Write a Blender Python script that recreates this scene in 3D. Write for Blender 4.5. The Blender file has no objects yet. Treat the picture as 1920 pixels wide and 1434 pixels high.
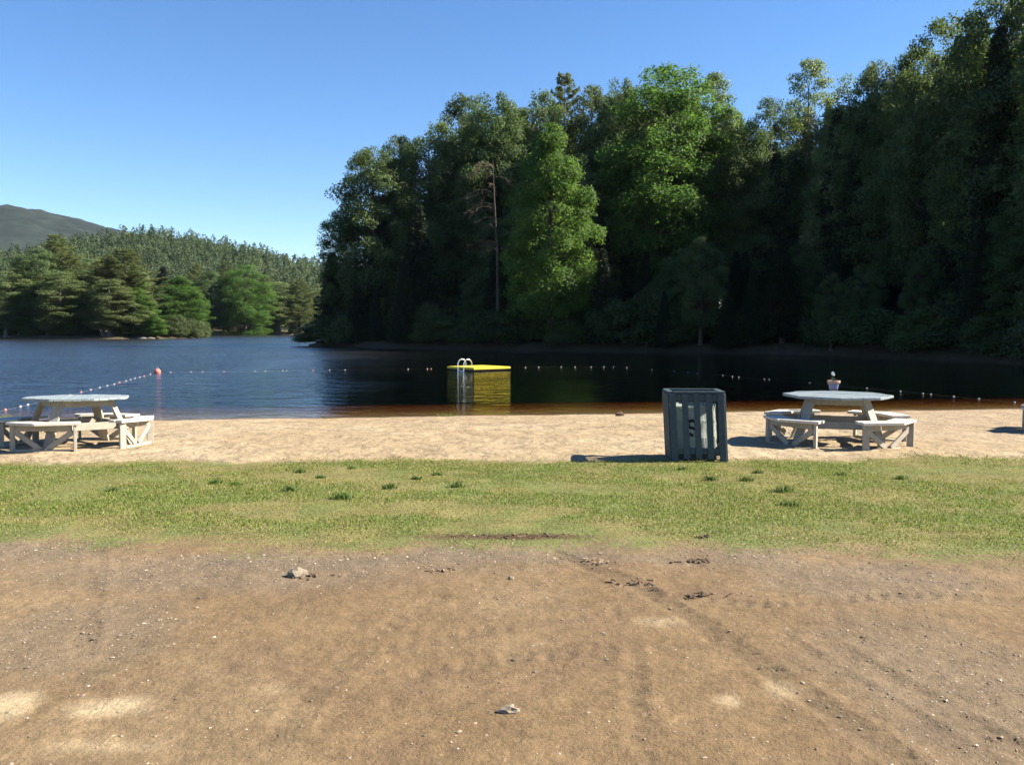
import bpy, bmesh, math, random
import numpy as np
from mathutils import Vector, Matrix

rng = np.random.default_rng(7)
random.seed(7)
sc = bpy.context.scene
C = sc.collection

# ------------------------------------------------------------------ camera, sky, sun, exposure
CAM_Z, PITCH, FPX = 1.68, math.radians(3.44), 1663.0
cam = bpy.data.cameras.new('camera')
cam.sensor_width = 36.0
cam.lens = 36.0 * FPX / 1920.0
cam.clip_start, cam.clip_end = 0.05, 20000
cam_o = bpy.data.objects.new('camera', cam)
cam_o.location = (0, 0, CAM_Z)
cam_o.rotation_euler = (math.pi / 2 - PITCH, 0, 0)
C.objects.link(cam_o)
sc.camera = cam_o

SUN_AZ, SUN_EL = math.radians(3.0), math.radians(36.0)     # azimuth counted from +X towards +Y
world = bpy.data.worlds.new('World')
sc.world = world
world.use_nodes = True
wn = world.node_tree.nodes
sky = wn.new('ShaderNodeTexSky')
sky.sky_type = 'NISHITA'
sky.sun_disc = False
sky.sun_elevation = SUN_EL
sky.sun_rotation = math.pi / 2 - SUN_AZ
sky.altitude = 1200
sky.air_density = 1.0
sky.dust_density = 0.0
sky.ozone_density = 2.5
wn['Background'].inputs['Strength'].default_value = 0.060
whs = wn.new('ShaderNodeHueSaturation'); whs.inputs['Saturation'].default_value = 1.22; whs.inputs['Hue'].default_value = 0.505
world.node_tree.links.new(sky.outputs[0], whs.inputs['Color'])
world.node_tree.links.new(whs.outputs[0], wn['Background'].inputs['Color'])

sun = bpy.data.lights.new('sun', 'SUN')
sun.energy = 5.0
sun.angle = math.radians(0.53)
sun.color = (1.0, 0.91, 0.76)
sun_o = bpy.data.objects.new('sun', sun)
sd = Vector((math.cos(SUN_AZ) * math.cos(SUN_EL), math.sin(SUN_AZ) * math.cos(SUN_EL), math.sin(SUN_EL)))
sun_o.rotation_euler = sd.to_track_quat('Z', 'Y').to_euler()
sun_o.location = sd * 300
C.objects.link(sun_o)

vs = sc.view_settings
vs.view_transform, vs.look, vs.gamma, vs.use_curve_mapping = 'Standard', 'None', 1.0, False
vs.exposure = 1.78
cy = sc.cycles
cy.max_bounces, cy.diffuse_bounces, cy.glossy_bounces = 6, 2, 3
cy.transmission_bounces, cy.transparent_max_bounces, cy.volume_bounces = 3, 12, 0
cy.caustics_reflective = cy.caustics_refractive = False
cy.use_denoising = True

# ------------------------------------------------------------------ helpers
CP, SP = math.cos(PITCH), math.sin(PITCH)
def ray(px, py):
    u, v = (px - 960) / FPX, (717 - py) / FPX
    return Vector((u, CP + v * SP, -SP + v * CP))
def at_z(px, py, z=0.0):
    d = ray(px, py); t = (z - CAM_Z) / d.z
    return Vector((d.x * t, d.y * t, z))
def at_y(px, py, Y):
    d = ray(px, py); t = Y / d.y
    return Vector((d.x * t, Y, CAM_Z + d.z * t))

def tag(o, label=None, cat=None, group=None, kind=None):
    if label: o['label'] = label
    if cat: o['category'] = cat
    if group: o['group'] = group
    if kind: o['kind'] = kind
    return o
def link(name, me, mat=None, parent=None):
    o = bpy.data.objects.new(name, me)
    C.objects.link(o)
    if mat is not None and len(me.materials) == 0: me.materials.append(mat)
    if parent: o.parent = parent
    return o
def thing(name, label, cat, loc=(0, 0, 0), rotz=0.0, group=None):
    o = bpy.data.objects.new(name, None)
    o.empty_display_size = 0.2
    C.objects.link(o)
    o.location = loc; o.rotation_euler = (0, 0, rotz)
    return tag(o, label, cat, group)

def np_mesh(name, verts, faces, n, smooth=False, attrs=None, mats=None):
    """faces: (M,n) index array; attrs: dict name -> (N,) or (N,3) point values"""
    me = bpy.data.meshes.new(name)
    verts = np.asarray(verts, np.float32); faces = np.asarray(faces, np.int32)
    me.vertices.add(len(verts)); me.vertices.foreach_set('co', verts.ravel())
    me.loops.add(faces.size); me.loops.foreach_set('vertex_index', faces.ravel())
    me.polygons.add(len(faces))
    me.polygons.foreach_set('loop_start', np.arange(0, faces.size, n, dtype=np.int32))
    me.polygons.foreach_set('use_smooth', np.full(len(faces), smooth, bool))
    for k, v in (attrs or {}).items():
        v = np.asarray(v, np.float32)
        if v.ndim == 1:
            a = me.attributes.new(k, 'FLOAT', 'POINT'); a.data.foreach_set('value', v)
        else:
            a = me.attributes.new(k, 'FLOAT_COLOR', 'POINT')
            a.data.foreach_set('color', np.c_[v, np.ones(len(v), np.float32)].ravel())
    for m in (mats or []): me.materials.append(m)
    me.update(calc_edges=True)
    return me

def _h(ix, iy, seed):
    h = (ix.astype(np.int64) * 374761393 + iy.astype(np.int64) * 668265263 + seed * 362437) & 0xffffffff
    h = ((h ^ (h >> 13)) * 1274126177) & 0xffffffff
    h = ((h ^ (h >> 16)) * 2246822519) & 0xffffffff
    return ((h ^ (h >> 15)) & 0xffffff) / float(0xffffff)
def vn(x, y, seed=0):
    x = np.asarray(x, float); y = np.asarray(y, float)
    ix, iy = np.floor(x), np.floor(y); fx, fy = x - ix, y - iy
    fx = fx * fx * (3 - 2 * fx); fy = fy * fy * (3 - 2 * fy)
    a, b = _h(ix, iy, seed), _h(ix + 1, iy, seed)
    c, d = _h(ix, iy + 1, seed), _h(ix + 1, iy + 1, seed)
    return (a + (b - a) * fx) * (1 - fy) + (c + (d - c) * fx) * fy
def fbm(x, y, seed=0, o=4):
    s, a, t = 0.0, 0.5, 0.0
    for k in range(o):
        s = s + a * vn(x * 2 ** k, y * 2 ** k, seed + k * 17); t += a; a *= 0.5
    return s / t
def sstep(a, b, x):
    t = np.clip((x - a) / (b - a), 0, 1); return t * t * (3 - 2 * t)

# ---- materials
def mat(name):
    m = bpy.data.materials.new(name); m.use_nodes = True
    return m, m.node_tree.nodes, m.node_tree.links, m.node_tree.nodes['Principled BSDF']
def nd(ns, t, **kw):
    n = ns.new(t)
    for k, v in kw.items(): setattr(n, k, v)
    return n
def mixrgb(ns, lk, bt, fac, a, b):
    m = nd(ns, 'ShaderNodeMix', data_type='RGBA', blend_type=bt)
    for i, v in ((0, fac), (6, a), (7, b)):
        if hasattr(v, 'is_output'): lk.new(v, m.inputs[i])
        elif isinstance(v, (int, float)): m.inputs[i].default_value = v
        else: m.inputs[i].default_value = (*v, 1)
    return m.outputs[2]
def noise(ns, lk, scale, detail=4, rough=0.55, coord=None, dist=0.0):
    n = nd(ns, 'ShaderNodeTexNoise'); n.inputs['Scale'].default_value = scale
    n.inputs['Detail'].default_value = detail; n.inputs['Roughness'].default_value = rough
    n.inputs['Distortion'].default_value = dist
    if coord is not None: lk.new(coord, n.inputs['Vector'])
    return n.outputs['Fac']
def maprange(ns, lk, v, a, b, c, d):
    m = nd(ns, 'ShaderNodeMapRange'); lk.new(v, m.inputs[0])
    for i, x in enumerate((a, b, c, d)): m.inputs[i + 1].default_value = x
    return m.outputs[0]

def ground_mat(name, bump_scales, rough=0.95, speckle=0.35):
    m, ns, lk, b = mat(name)
    at = nd(ns, 'ShaderNodeAttribute', attribute_name='Col')
    geo = nd(ns, 'ShaderNodeNewGeometry'); P = geo.outputs['Position']
    n1 = maprange(ns, lk, noise(ns, lk, 90, 3, 0.7, P), 0.3, 0.7, 1 - speckle, 1 + speckle)
    n2 = maprange(ns, lk, noise(ns, lk, 2.3, 5, 0.6, P), 0.25, 0.75, 0.78, 1.20)
    n3 = maprange(ns, lk, noise(ns, lk, 16, 4, 0.65, P), 0.3, 0.7, 0.82, 1.18)
    f = nd(ns, 'ShaderNodeMath', operation='MULTIPLY'); lk.new(n1, f.inputs[0]); lk.new(n2, f.inputs[1])
    g = nd(ns, 'ShaderNodeMath', operation='MULTIPLY'); lk.new(f.outputs[0], g.inputs[0]); lk.new(n3, g.inputs[1])
    v = nd(ns, 'ShaderNodeVectorMath', operation='SCALE'); lk.new(at.outputs['Color'], v.inputs[0]); lk.new(g.outputs[0], v.inputs['Scale'])
    lk.new(v.outputs[0], b.inputs['Base Color'])
    b.inputs['Roughness'].default_value = rough
    b.inputs['Specular IOR Level'].default_value = 0.15
    prev = None
    for s, dist, det in bump_scales:
        bp = nd(ns, 'ShaderNodeBump'); bp.inputs['Strength'].default_value = 1.0
        bp.inputs['Distance'].default_value = dist
        lk.new(noise(ns, lk, s, det, 0.6, P), bp.inputs['Height'])
        if prev is not None: lk.new(prev, bp.inputs['Normal'])
        prev = bp.outputs[0]
    lk.new(prev, b.inputs['Normal'])
    return m

def leaf_mat(name, dark, light, trans, tfac=0.38, rough=0.5, spec=0.35, hue=0.012):
    m, ns, lk, b = mat(name)
    at = nd(ns, 'ShaderNodeAttribute', attribute_name='var')
    oi = nd(ns, 'ShaderNodeObjectInfo')
    c = mixrgb(ns, lk, 'MIX', at.outputs['Fac'], dark, light)
    t = mixrgb(ns, lk, 'MIX', at.outputs['Fac'], tuple(x * 0.75 for x in trans), trans)
    outs = []
    for col in (c, t):
        hs = nd(ns, 'ShaderNodeHueSaturation')
        lk.new(maprange(ns, lk, oi.outputs['Random'], 0, 1, 0.5 - hue, 0.5 + hue), hs.inputs['Hue'])
        mm = nd(ns, 'ShaderNodeMath', operation='FRACT')
        m7 = nd(ns, 'ShaderNodeMath', operation='MULTIPLY'); m7.inputs[1].default_value = 7.31
        lk.new(oi.outputs['Random'], m7.inputs[0]); lk.new(m7.outputs[0], mm.inputs[0])
        lk.new(maprange(ns, lk, mm.outputs[0], 0, 1, 0.85, 1.15), hs.inputs['Value'])
        lk.new(col, hs.inputs['Color']); outs.append(hs.outputs[0])
    lk.new(outs[0], b.inputs['Base Color'])
    b.inputs['Roughness'].default_value = rough
    b.inputs['Specular IOR Level'].default_value = spec
    tr = nd(ns, 'ShaderNodeBsdfTranslucent'); lk.new(outs[1], tr.inputs['Color'])
    mx = nd(ns, 'ShaderNodeMixShader'); mx.inputs[0].default_value = tfac
    lk.new(b.outputs[0], mx.inputs[1]); lk.new(tr.outputs[0], mx.inputs[2])
    lk.new(mx.outputs[0], ns['Material Output'].inputs['Surface'])
    return m

def plain(name, col, rough=0.6, var=0.15, scale=20, metal=0.0, bump=0.0, stretch=None, col2=None, c2lo=0.55, c2hi=0.7):
    m, ns, lk, b = mat(name)
    tc = nd(ns, 'ShaderNodeTexCoord'); P = tc.outputs['Object']
    if stretch:
        mp = nd(ns, 'ShaderNodeMapping'); mp.inputs['Scale'].default_value = stretch
        lk.new(P, mp.inputs['Vector']); P = mp.outputs[0]
    n = noise(ns, lk, scale, 5, 0.6, P)
    c = mixrgb(ns, lk, 'MIX', maprange(ns, lk, n, 0.3, 0.7, 0, 1), tuple(x * (1 - var) for x in col), tuple(min(1, x * (1 + var)) for x in col))
    if col2:
        n2 = noise(ns, lk, scale * 0.45, 6, 0.7, P)
        c = mixrgb(ns, lk, 'MIX', maprange(ns, lk, n2, c2lo, c2hi, 0, 1), c, col2)
    lk.new(c, b.inputs['Base Color'])
    b.inputs['Roughness'].default_value = rough; b.inputs['Metallic'].default_value = metal
    b.inputs['Specular IOR Level'].default_value = 0.3
    if bump:
        bp = nd(ns, 'ShaderNodeBump'); bp.inputs['Strength'].default_value = 0.6; bp.inputs['Distance'].default_value = bump
        lk.new(n, bp.inputs['Height']); lk.new(bp.outputs[0], b.inputs['Normal'])
    return m

M = {}
M['dirt'] = ground_mat('dirt', [(7, 0.02, 4), (38, 0.006, 6), (150, 0.004, 3)], speckle=0.24)
M['lawn'] = ground_mat('lawn_soil', [(30, 0.02, 5)], speckle=0.35)
M['sand'] = ground_mat('sand', [(1.7, 0.10, 5), (9, 0.03, 5)], speckle=0.22)
M['floor'] = ground_mat('forest_floor', [(2, 0.1, 5)], speckle=0.3)
M['bark'] = plain('bark', (0.075, 0.06, 0.048), 0.95, 0.4, 6, bump=0.05, stretch=(4, 4, 0.7))
M['bark_grey'] = plain('bark_grey', (0.14, 0.125, 0.11), 0.95, 0.35, 6, bump=0.03, stretch=(4, 4, 0.7))
M['bark_pale'] = plain('bark_pale', (0.15, 0.145, 0.13), 0.9, 0.3, 5, bump=0.01, stretch=(1, 1, 4))
M['leaf_oak'] = leaf_mat('leaf_oak', (0.010, 0.024, 0.011), (0.118, 0.162, 0.072), (0.160, 0.240, 0.055), 0.40, 0.55, 0.15)
M['leaf_maple'] = leaf_mat('leaf_maple', (0.022, 0.052, 0.012), (0.092, 0.172, 0.036), (0.150, 0.280, 0.040), 0.45, 0.55, 0.2, hue=0.006)
M['leaf_poplar'] = leaf_mat('leaf_poplar', (0.041, 0.065, 0.024), (0.184, 0.221, 0.103), (0.224, 0.318, 0.066), 0.38, 0.5, 0.3)
M['needle_pine'] = leaf_mat('needle_pine', (0.045, 0.064, 0.026), (0.181, 0.211, 0.088), (0.221, 0.265, 0.073), 0.36, 0.55, 0.25)
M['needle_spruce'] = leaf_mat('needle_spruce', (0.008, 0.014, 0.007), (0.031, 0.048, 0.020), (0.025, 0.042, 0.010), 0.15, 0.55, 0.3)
M['leaf_shrub'] = leaf_mat('leaf_shrub', (0.017, 0.028, 0.009), (0.067, 0.094, 0.029), (0.141, 0.200, 0.035), 0.38, 0.5, 0.35)

# ------------------------------------------------------------------ the near ground: dirt lot, lawn, beach, lake bed
WATER_Z = -0.40
def grow(start, end, step, f=1.12):
    out, x = [], start; s = step
    while x < end:
        s *= f; x += s; out.append(x)
    return out
xpos = list(np.arange(0, 5.6, 0.024)) ; xpos += grow(xpos[-1], 420, 0.024, 1.085)
xs = np.array([-v for v in xpos[:0:-1]] + xpos)
ys = np.array(sorted([2.4 - v for v in grow(0, 40, 0.03, 1.3)]) + list(np.arange(2.4, 7.6, 0.024)) + list(np.arange(7.6, 12, 0.06)) + list(np.arange(12, 25, 0.1)) + grow(25, 60, 0.085, 1.2))
GX, GY = np.meshgrid(xs, ys)
def shore_y(x):
    return 21.35 + 0.13 * np.clip(x, -60, 60) + 0.7 * (vn(x * 0.22, x * 0 + 3.3, 5) - 0.5) + 0.25 * (vn(x * 1.3, x * 0 + 1.3, 6) - 0.5)
def lawn_near(x):
    return 6.72 - 0.055 * np.clip(x, -12, 12) + 0.8 * (fbm(x * 0.8, x * 0 + 9.1, 21, 5) - 0.5)
def lawn_far(x):
    return 11.25 + 0.03 * np.clip(x, -12, 12) + 0.55 * (fbm(x * 0.9, x * 0 + 4.1, 22, 5) - 0.5)

TRACKS = [  # pixels along the wheel marks, width, depth, tread strength
    ([(1040, 1035), (1180, 1090), (1300, 1160), (1400, 1225), (1500, 1295), (1620, 1375), (1740, 1460)], 0.16, 0.009, 0.8),
    ([(540, 1240), (770, 1205), (960, 1172), (1180, 1142)], 0.15, 0.012, 0.35),
    ([(760, 1262), (960, 1232), (1150, 1216), (1350, 1198), (1600, 1192)], 0.15, 0.012, 0.38),
    ([(430, 1470), (520, 1380), (620, 1270), (700, 1190), (820, 1120)], 0.15, 0.005, 0.35),
    ([(185, 1030), (172, 1120), (150, 1230)], 0.14, 0.005, 0.4),
    ([(1270, 1120), (1420, 1136), (1700, 1115), (1930, 1128)], 0.15, 0.010, 0.6),
    ([(1185, 1170), (1192, 1300), (1215, 1450)], 0.11, 0.005, 0.5),
    ([(1540, 1200), (1700, 1290), (1930, 1420)], 0.17, 0.010, 0.8),
]
def ell(px, py, rx, ry, soft=0.55):
    c = at_z(px, py); ex = at_z(px + rx, py); ey = at_z(px, py - ry)
    a, b = abs(ex.x - c.x), abs(ey.y - c.y)
    d = np.sqrt(((GX - c.x) / a) ** 2 + ((GY - c.y) / b) ** 2) + 0.55 * (fbm(GX * 7, GY * 5, 77, 4) - 0.5)
    return 1 - sstep(soft, 1.15, d)

Ys_, Yn, Yf = shore_y(GX), lawn_near(GX), lawn_far(GX)
Z = np.zeros_like(GX)
near = (GY > 1.5) & (GY < 8)
Z += 0.035 * (fbm(GX * 0.5, GY * 0.5, 1, 3) - 0.5) + 0.010 * (fbm(GX * 2.6, GY * 2.6, 2, 4) - 0.5)
dirtm = 1 - sstep(-0.15, 0.25, GY - Yn)
Z += dirtm * 0.012 * (fbm(GX * 9, GY * 9, 3, 4) - 0.5)
trackm = np.zeros_like(GX)
for pts, w, dep, tread in TRACKS:
    W = [at_z(*p) for p in pts]; s0 = 0.0
    bestd = np.full_like(GX, 9.0); bests = np.zeros_like(GX); side = np.zeros_like(GX)
    for a, b in zip(W[:-1], W[1:]):
        ab = np.array((b.x - a.x, b.y - a.y)); L = np.hypot(*ab); ab = ab / L
        rx, ry = GX - a.x, GY - a.y
        t = np.clip(rx * ab[0] + ry * ab[1], 0, L)
        d = np.hypot(rx - t * ab[0], ry - t * ab[1])
        sg = rx * ab[1] - ry * ab[0]
        k = d < bestd
        bestd[k] = d[k]; bests[k] = (s0 + t)[k]; side[k] = sg[k]; s0 += L
    wob = 0.03 * (vn(bests * 3, bests * 0 + 2, 9) - 0.5)
    inn = 1 - sstep(w * 0.40, w * 0.56, bestd + wob)
    inn *= 0.25 + 0.75 * sstep(0.30, 0.52, fbm(GX * 1.8, GY * 1.8, 31, 4)) * (bestd < 1)
    lug = np.clip(2.2 * np.sin(bests * 2 * math.pi / 0.115 + np.sign(side) * bestd * 26 + 1.5 * vn(bests * 4, bests * 0, 3)), -1, 1)
    Z += inn * (-dep * 0.7 + tread * 0.0075 * lug * sstep(0.22, 0.48, fbm(GX * 5, GY * 5, 39, 3))) + 0.007 * np.exp(-((bestd - w * 0.62) / 0.035) ** 2) * tread * sstep(0.3, 0.6, fbm(GX * 2, GY * 2, 37, 3))
    trackm = np.maximum(trackm, inn * tread)
beach_t = np.clip((GY - 11.6) / (Ys_ - 11.6), 0, None)
Z += np.where(GY > 11.6, -0.40 * np.minimum(beach_t, 1) ** 1.6, 0)
over = np.clip(GY - Ys_, 0, None)
Z -= np.where(over > 0, 0.052 * over + 0.004 * np.clip(over - 7, 0, None) ** 2, 0)
sandm = sstep(-0.2, 0.3, GY - Yf)
Z += sandm * (1 - sstep(-1.0, 0.2, GY - Ys_)) * (0.05 * (fbm(GX * 2.3, GY * 2.3, 11, 3) - 0.5) + 0.03 * (fbm(GX * 6, GY * 6, 12, 3) - 0.5))
Z = np.maximum(Z, -4.4)

def lerp(a, b, t): return a * (1 - t[..., None]) + b * t[..., None]
def rgb(*c): return np.array(c)[None, None, :]
big = fbm(GX * 0.55, GY * 0.55, 41, 4); mid = fbm(GX * 2.2, GY * 2.2, 42, 4); fine = fbm(GX * 14, GY * 14, 43, 3)
col = np.ones(GX.shape + (3,)) * rgb(0.290, 0.198, 0.108)
col = lerp(col, rgb(0.322, 0.228, 0.130), sstep(0.45, 0.65, big))
col = lerp(col, rgb(0.250, 0.168, 0.100), sstep(0.52, 0.7, mid) * 0.6)
grav = np.maximum.reduce([np.exp(-((GY - Yn + 0.35) / 0.42) ** 2) * sstep(0.30, 0.62, fbm(GX * 1.1 + 5, GY * 1.8, 44, 3)),
                          ell(150, 1190, 200, 80) * 0.7, ell(1800, 1290, 330, 170, 0.3) * 0.75, ell(1640, 1090, 250, 40) * 0.8, ell(400, 1075, 420, 38, 0.4) * 0.8])
gravm = np.clip(grav, 0, 1) * (GY < 9)
col = lerp(col, rgb(0.260, 0.205, 0.145), gravm * 0.75)
for e, k in (((205, 1322, 95, 24), 1.0), ((15, 1325, 62, 34), 1.0), ((1365, 1310, 34, 16), 0.8), ((1460, 1290, 36, 22), 0.55), ((190, 1395, 150, 18), 0.45),
             ((1240, 1165, 55, 12), 0.5), ((520, 1290, 60, 14), 0.3)):
    col = lerp(col, rgb(0.60, 0.47, 0.29), ell(*e, 0.25) * k)
col = lerp(col, rgb(0.215, 0.155, 0.095), np.clip(trackm * 1.4, 0, 1) * 0.5)
# thin line of dark bark mulch at the lawn's edge
mul = ell(950, 1004, 210, 7, 0.4) * 0.9
lawnm = sstep(-0.25, 0.35, GY - Yn + 0.7 * (fine - 0.5) + 0.5 * (mid - 0.5))
col = lerp(col, lerp(np.ones_like(col) * rgb(0.29, 0.26, 0.10), rgb(0.22, 0.245, 0.08), sstep(0.4, 0.65, mid)), lawnm)
col = lerp(col, rgb(0.13, 0.075, 0.045), mul)
sm = sstep(-0.12, 0.22, GY - Yf + 0.5 * (fine - 0.5) + 0.3 * (mid - 0.5))
scol = np.ones_like(col) * rgb(0.505, 0.385, 0.235)
scol = lerp(scol, rgb(0.55, 0.435, 0.28), sstep(0.45, 0.65, big))
scol = lerp(scol, rgb(0.40, 0.30, 0.19), sstep(0.60, 0.78, fbm(GX * 1.2, GY * 3.2, 45, 4)) * 0.6)
scol = lerp(scol, rgb(0.45, 0.345, 0.235), sstep(4.5, 8.5, GX) * sstep(12, 14, GY) * 0.55)
wet = sstep(-0.55, -0.12, GY - Ys_ + 0.25 * (mid - 0.5))
scol = lerp(scol, rgb(0.27, 0.19, 0.115), wet)
scol = lerp(scol, rgb(0.29, 0.215, 0.11), wet * sstep(-0.05, 0.5, GY - Ys_))
col = lerp(col, scol, sm) * 0.53

def cells(mask, name, m):
    ny, nx = GX.shape
    idx = np.arange(ny * nx).reshape(ny, nx)
    q = np.stack([idx[:-1, :-1], idx[:-1, 1:], idx[1:, 1:], idx[1:, :-1]], -1)[mask]
    used, inv = np.unique(q.ravel(), return_inverse=True)
    v = np.c_[GX.ravel(), GY.ravel(), Z.ravel()][used]
    me = np_mesh(name, v, inv.reshape(-1, 4), 4, True, {'Col': col.reshape(-1, 3)[used]}, [m])
    return tag(link(name, me), kind='structure')
cmx = lambda A: (A[:-1, :-1] + A[1:, 1:]) / 2
cyy, cn, cf, cs = cmx(GY), cmx(Yn), cmx(Yf), cmx(Ys_)
tag(cells(cyy < cn, 'dirt_ground', M['dirt']), 'bare brown dirt lot with wheel marks', 'dirt lot')
tag(cells((cyy >= cn) & (cyy < cf), 'lawn', M['lawn']), 'strip of short green lawn', 'lawn')
tag(cells((cyy >= cf) & (cyy < cs + 0.3), 'sand_beach', M['sand']), 'pale sand beach along the water', 'beach')
tag(cells(cyy >= cs + 0.3, 'lake_bed', M['sand']), 'sandy lake bed under the shallow water', 'lake bed')

def ground_z(x, y):
    j = min(max(np.searchsorted(xs, x), 1), len(xs) - 1); i = min(max(np.searchsorted(ys, y), 1), len(ys) - 1)
    return float(Z[i, j])

# ------------------------------------------------------------------ far ground, terrain, hill, mountain
def seg_dist(px, py, poly):
    P = np.array(poly, float); Q = np.roll(P, -1, 0)
    d = np.full(px.shape, 1e9); inside = np.zeros(px.shape, bool)
    for (ax, ay), (bx, by) in zip(P, Q):
        L2 = (bx - ax) ** 2 + (by - ay) ** 2
        t = np.clip(((px - ax) * (bx - ax) + (py - ay) * (by - ay)) / L2, 0, 1)
        d = np.minimum(d, np.hypot(px - ax - t * (bx - ax), py - ay - t * (by - ay)))
        c = ((ay > py) != (by > py)) & (px < (bx - ax) * (py - ay) / (by - ay + 1e-12) + ax)
        inside ^= c
    return np.where(inside, d, -d)
POINT = [(-25.3, 111.6), (-15.4, 98.8), (-6, 91), (2, 86.5), (13.5, 80), (24, 73.6), (29, 62), (31, 50), (33, 40), (40, 32), (70, 29), (260, 29),
         (260, 260), (60, 190), (20, 160), (-8, 136), (-22, 121)]
FAR = [(-600, 205), (-150, 193), (-112, 190), (-90, 186), (-77, 190), (-73, 203), (-88, 240), (-112, 300), (-95, 314), (-70, 316), (0, 318), (400, 320), (400, 460), (-600, 460)]
def point_h(x, y):
    x = np.asarray(x, float); y = np.asarray(y, float)
    d = seg_dist(x, y, POINT) + 1.5 * (fbm(x * 0.2, y * 0.2, 61, 3) - 0.5)
    up = 0.75 * (1 - np.exp(-np.clip(d, 0, None) / 0.7)) + np.minimum(0.10 * np.clip(d, 0, None), 7)
    up += 0.62 * np.clip(x - 36, 0, 90) * sstep(3, 22, d)  # slope mostly out of view, steepened so its trees shade the wood
    return WATER_Z - 0.05 + np.where(d > 0, up + 0.5 * (fbm(x * 0.35, y * 0.35, 62, 3) - 0.5) * np.clip(d, 0, 1), 0.5 * d)
def far_h(x, y):
    x = np.asarray(x, float); y = np.asarray(y, float)
    d = seg_dist(x, y, FAR) + 3 * (fbm(x * 0.1, y * 0.1, 63, 3) - 0.5)
    return WATER_Z - 0.05 + np.where(d > 0, 0.6 * (1 - np.exp(-np.clip(d, 0, None))) + 0.05 * np.clip(d, 0, 80), 0.3 * d)
def terrain(name, fn, x0, x1, y0, y1, step, colr, lo=-4.4):
    X, Y = np.meshgrid(np.arange(x0, x1 + step, step), np.arange(y0, y1 + step, step))
    Zt = np.maximum(fn(X, Y), lo)
    ny, nx = X.shape; idx = np.arange(ny * nx).reshape(ny, nx)
    q = np.stack([idx[:-1, :-1], idx[:-1, 1:], idx[1:, 1:], idx[1:, :-1]], -1).reshape(-1, 4)
    q = q[(Zt.ravel()[q] > lo + 0.01).any(1)]
    n = fbm(X * 0.3, Y * 0.3, 70, 4)[..., None]
    cc = np.array(colr)[None, None, :] * (0.7 + 0.6 * n) * (0.75 + 0.5 * fbm(X * 0.006, Y * 0.006, 71, 4)[..., None]) * ((0.4 + 1.2 * fbm(X * 0.03, Y * 0.03, 73, 3)[..., None]) if name == 'mountain' else 1)
    me = np_mesh(name, np.c_[X.ravel(), Y.ravel(), Zt.ravel()], q, 4, True, {'Col': cc.reshape(-1, 3)}, [M['floor']])
    return tag(link(name, me), kind='structure')
terrain('shore_terrain', point_h, -40, 250, 24, 200, 1.2, (0.055, 0.042, 0.026))
terrain('far_shore_terrain', far_h, -420, 200, 170, 460, 3.0, (0.09, 0.075, 0.045))

RIDGE_PX = [(-500, 520), (-200, 500), (0, 492), (130, 474), (200, 455), (270, 438), (330, 436), (400, 447), (500, 468), (590, 490), (700, 515), (900, 550), (1200, 590)]
rx_ = np.array([(p - 960) / FPX * 640 for p, _ in RIDGE_PX]); rz_ = np.array([(617 - q) / FPX * 640 + CAM_Z - 11 for _, q in RIDGE_PX])
def hill_h(x, y):
    t = sstep(325, 640, y); back = 1 - 0.5 * sstep(660, 900, y)
    return np.interp(x, rx_, rz_) * t * back + 3 * (fbm(x * 0.02, y * 0.02, 65, 3) - 0.5) * t - 1 + 2.5 * sstep(325, 345, y)
terrain('wooded_hill', hill_h, -620, 160, 318, 900, 8.0, (0.035, 0.045, 0.022), lo=-5)
MP = [(-900, 560), (-500, 480), (-250, 425), (-60, 398), (20, 391), (75, 390), (110, 398), (150, 409), (200, 425), (250, 436), (320, 455), (420, 482), (620, 530), (900, 580)]
mx_ = np.array([(p - 960) / FPX * 2600 for p, _ in MP]); mz_ = np.array([(617 - q) / FPX * 2600 for _, q in MP])
def mount_h(x, y):
    t = sstep(1500, 2600, y)
    z = np.interp(x + 60 * (fbm(y * 0.004, x * 0.004, 81, 3) - 0.5) * (1 - t), mx_, mz_) * t * (1 - 0.4 * sstep(2650, 3400, y))
    z += sstep(1500, 1700, y) * 26 * (fbm(x * 0.011, y * 0.011, 69, 4) - 0.5)
    z += t * (1 - t) * 4 * 90 * (fbm(x * 0.0035, y * 0.0035, 66, 5) - 0.5)
    return z + 16 * (fbm(x * 0.05, y * 0.05, 67, 3) - 0.5) * sstep(1500, 1700, y) - 6
terrain('mountain', mount_h, -2900, 200, 1450, 3300, 12.0, (0.016, 0.022, 0.017), lo=-8)
g = np_mesh('ground', [(-3000, -250, -4.6), (700, -250, -4.6), (700, 3450, -4.6), (-3000, 3450, -4.6)], [(0, 1, 2, 3)], 4, False,
            {'Col': np.array([[0.06, 0.065, 0.035]] * 4)}, [M['floor']])
tag(link('ground', g), kind='structure')

# ------------------------------------------------------------------ water
m, ns, lk, b = mat('lake_water')
ns.remove(b)
geo = nd(ns, 'ShaderNodeNewGeometry')
mp = nd(ns, 'ShaderNodeMapping'); mp.inputs['Scale'].default_value = (0.75, 1.25, 1); lk.new(geo.outputs['Position'], mp.inputs['Vector'])
n1 = noise(ns, lk, 1.1, 3, 0.55, mp.outputs[0], 0.4)
n2 = noise(ns, lk, 5.0, 3, 0.6, mp.outputs[0], 0.3)
sx = nd(ns, 'ShaderNodeSeparateXYZ'); lk.new(geo.outputs['Position'], sx.inputs[0])
lee = maprange(ns, lk, sx.outputs[0], -17, -4, 0.55, -0.25)          # the cove under the trees lies in the lee
gn = nd(ns, 'ShaderNodeMath', operation='ADD'); lk.new(noise(ns, lk, 0.05, 3, 0.55, mp.outputs[0], 0.6), gn.inputs[0]); lk.new(lee, gn.inputs[1])
gust = maprange(ns, lk, gn.outputs[0], 0.2, 1.05, 0.10, 1.0)
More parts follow.
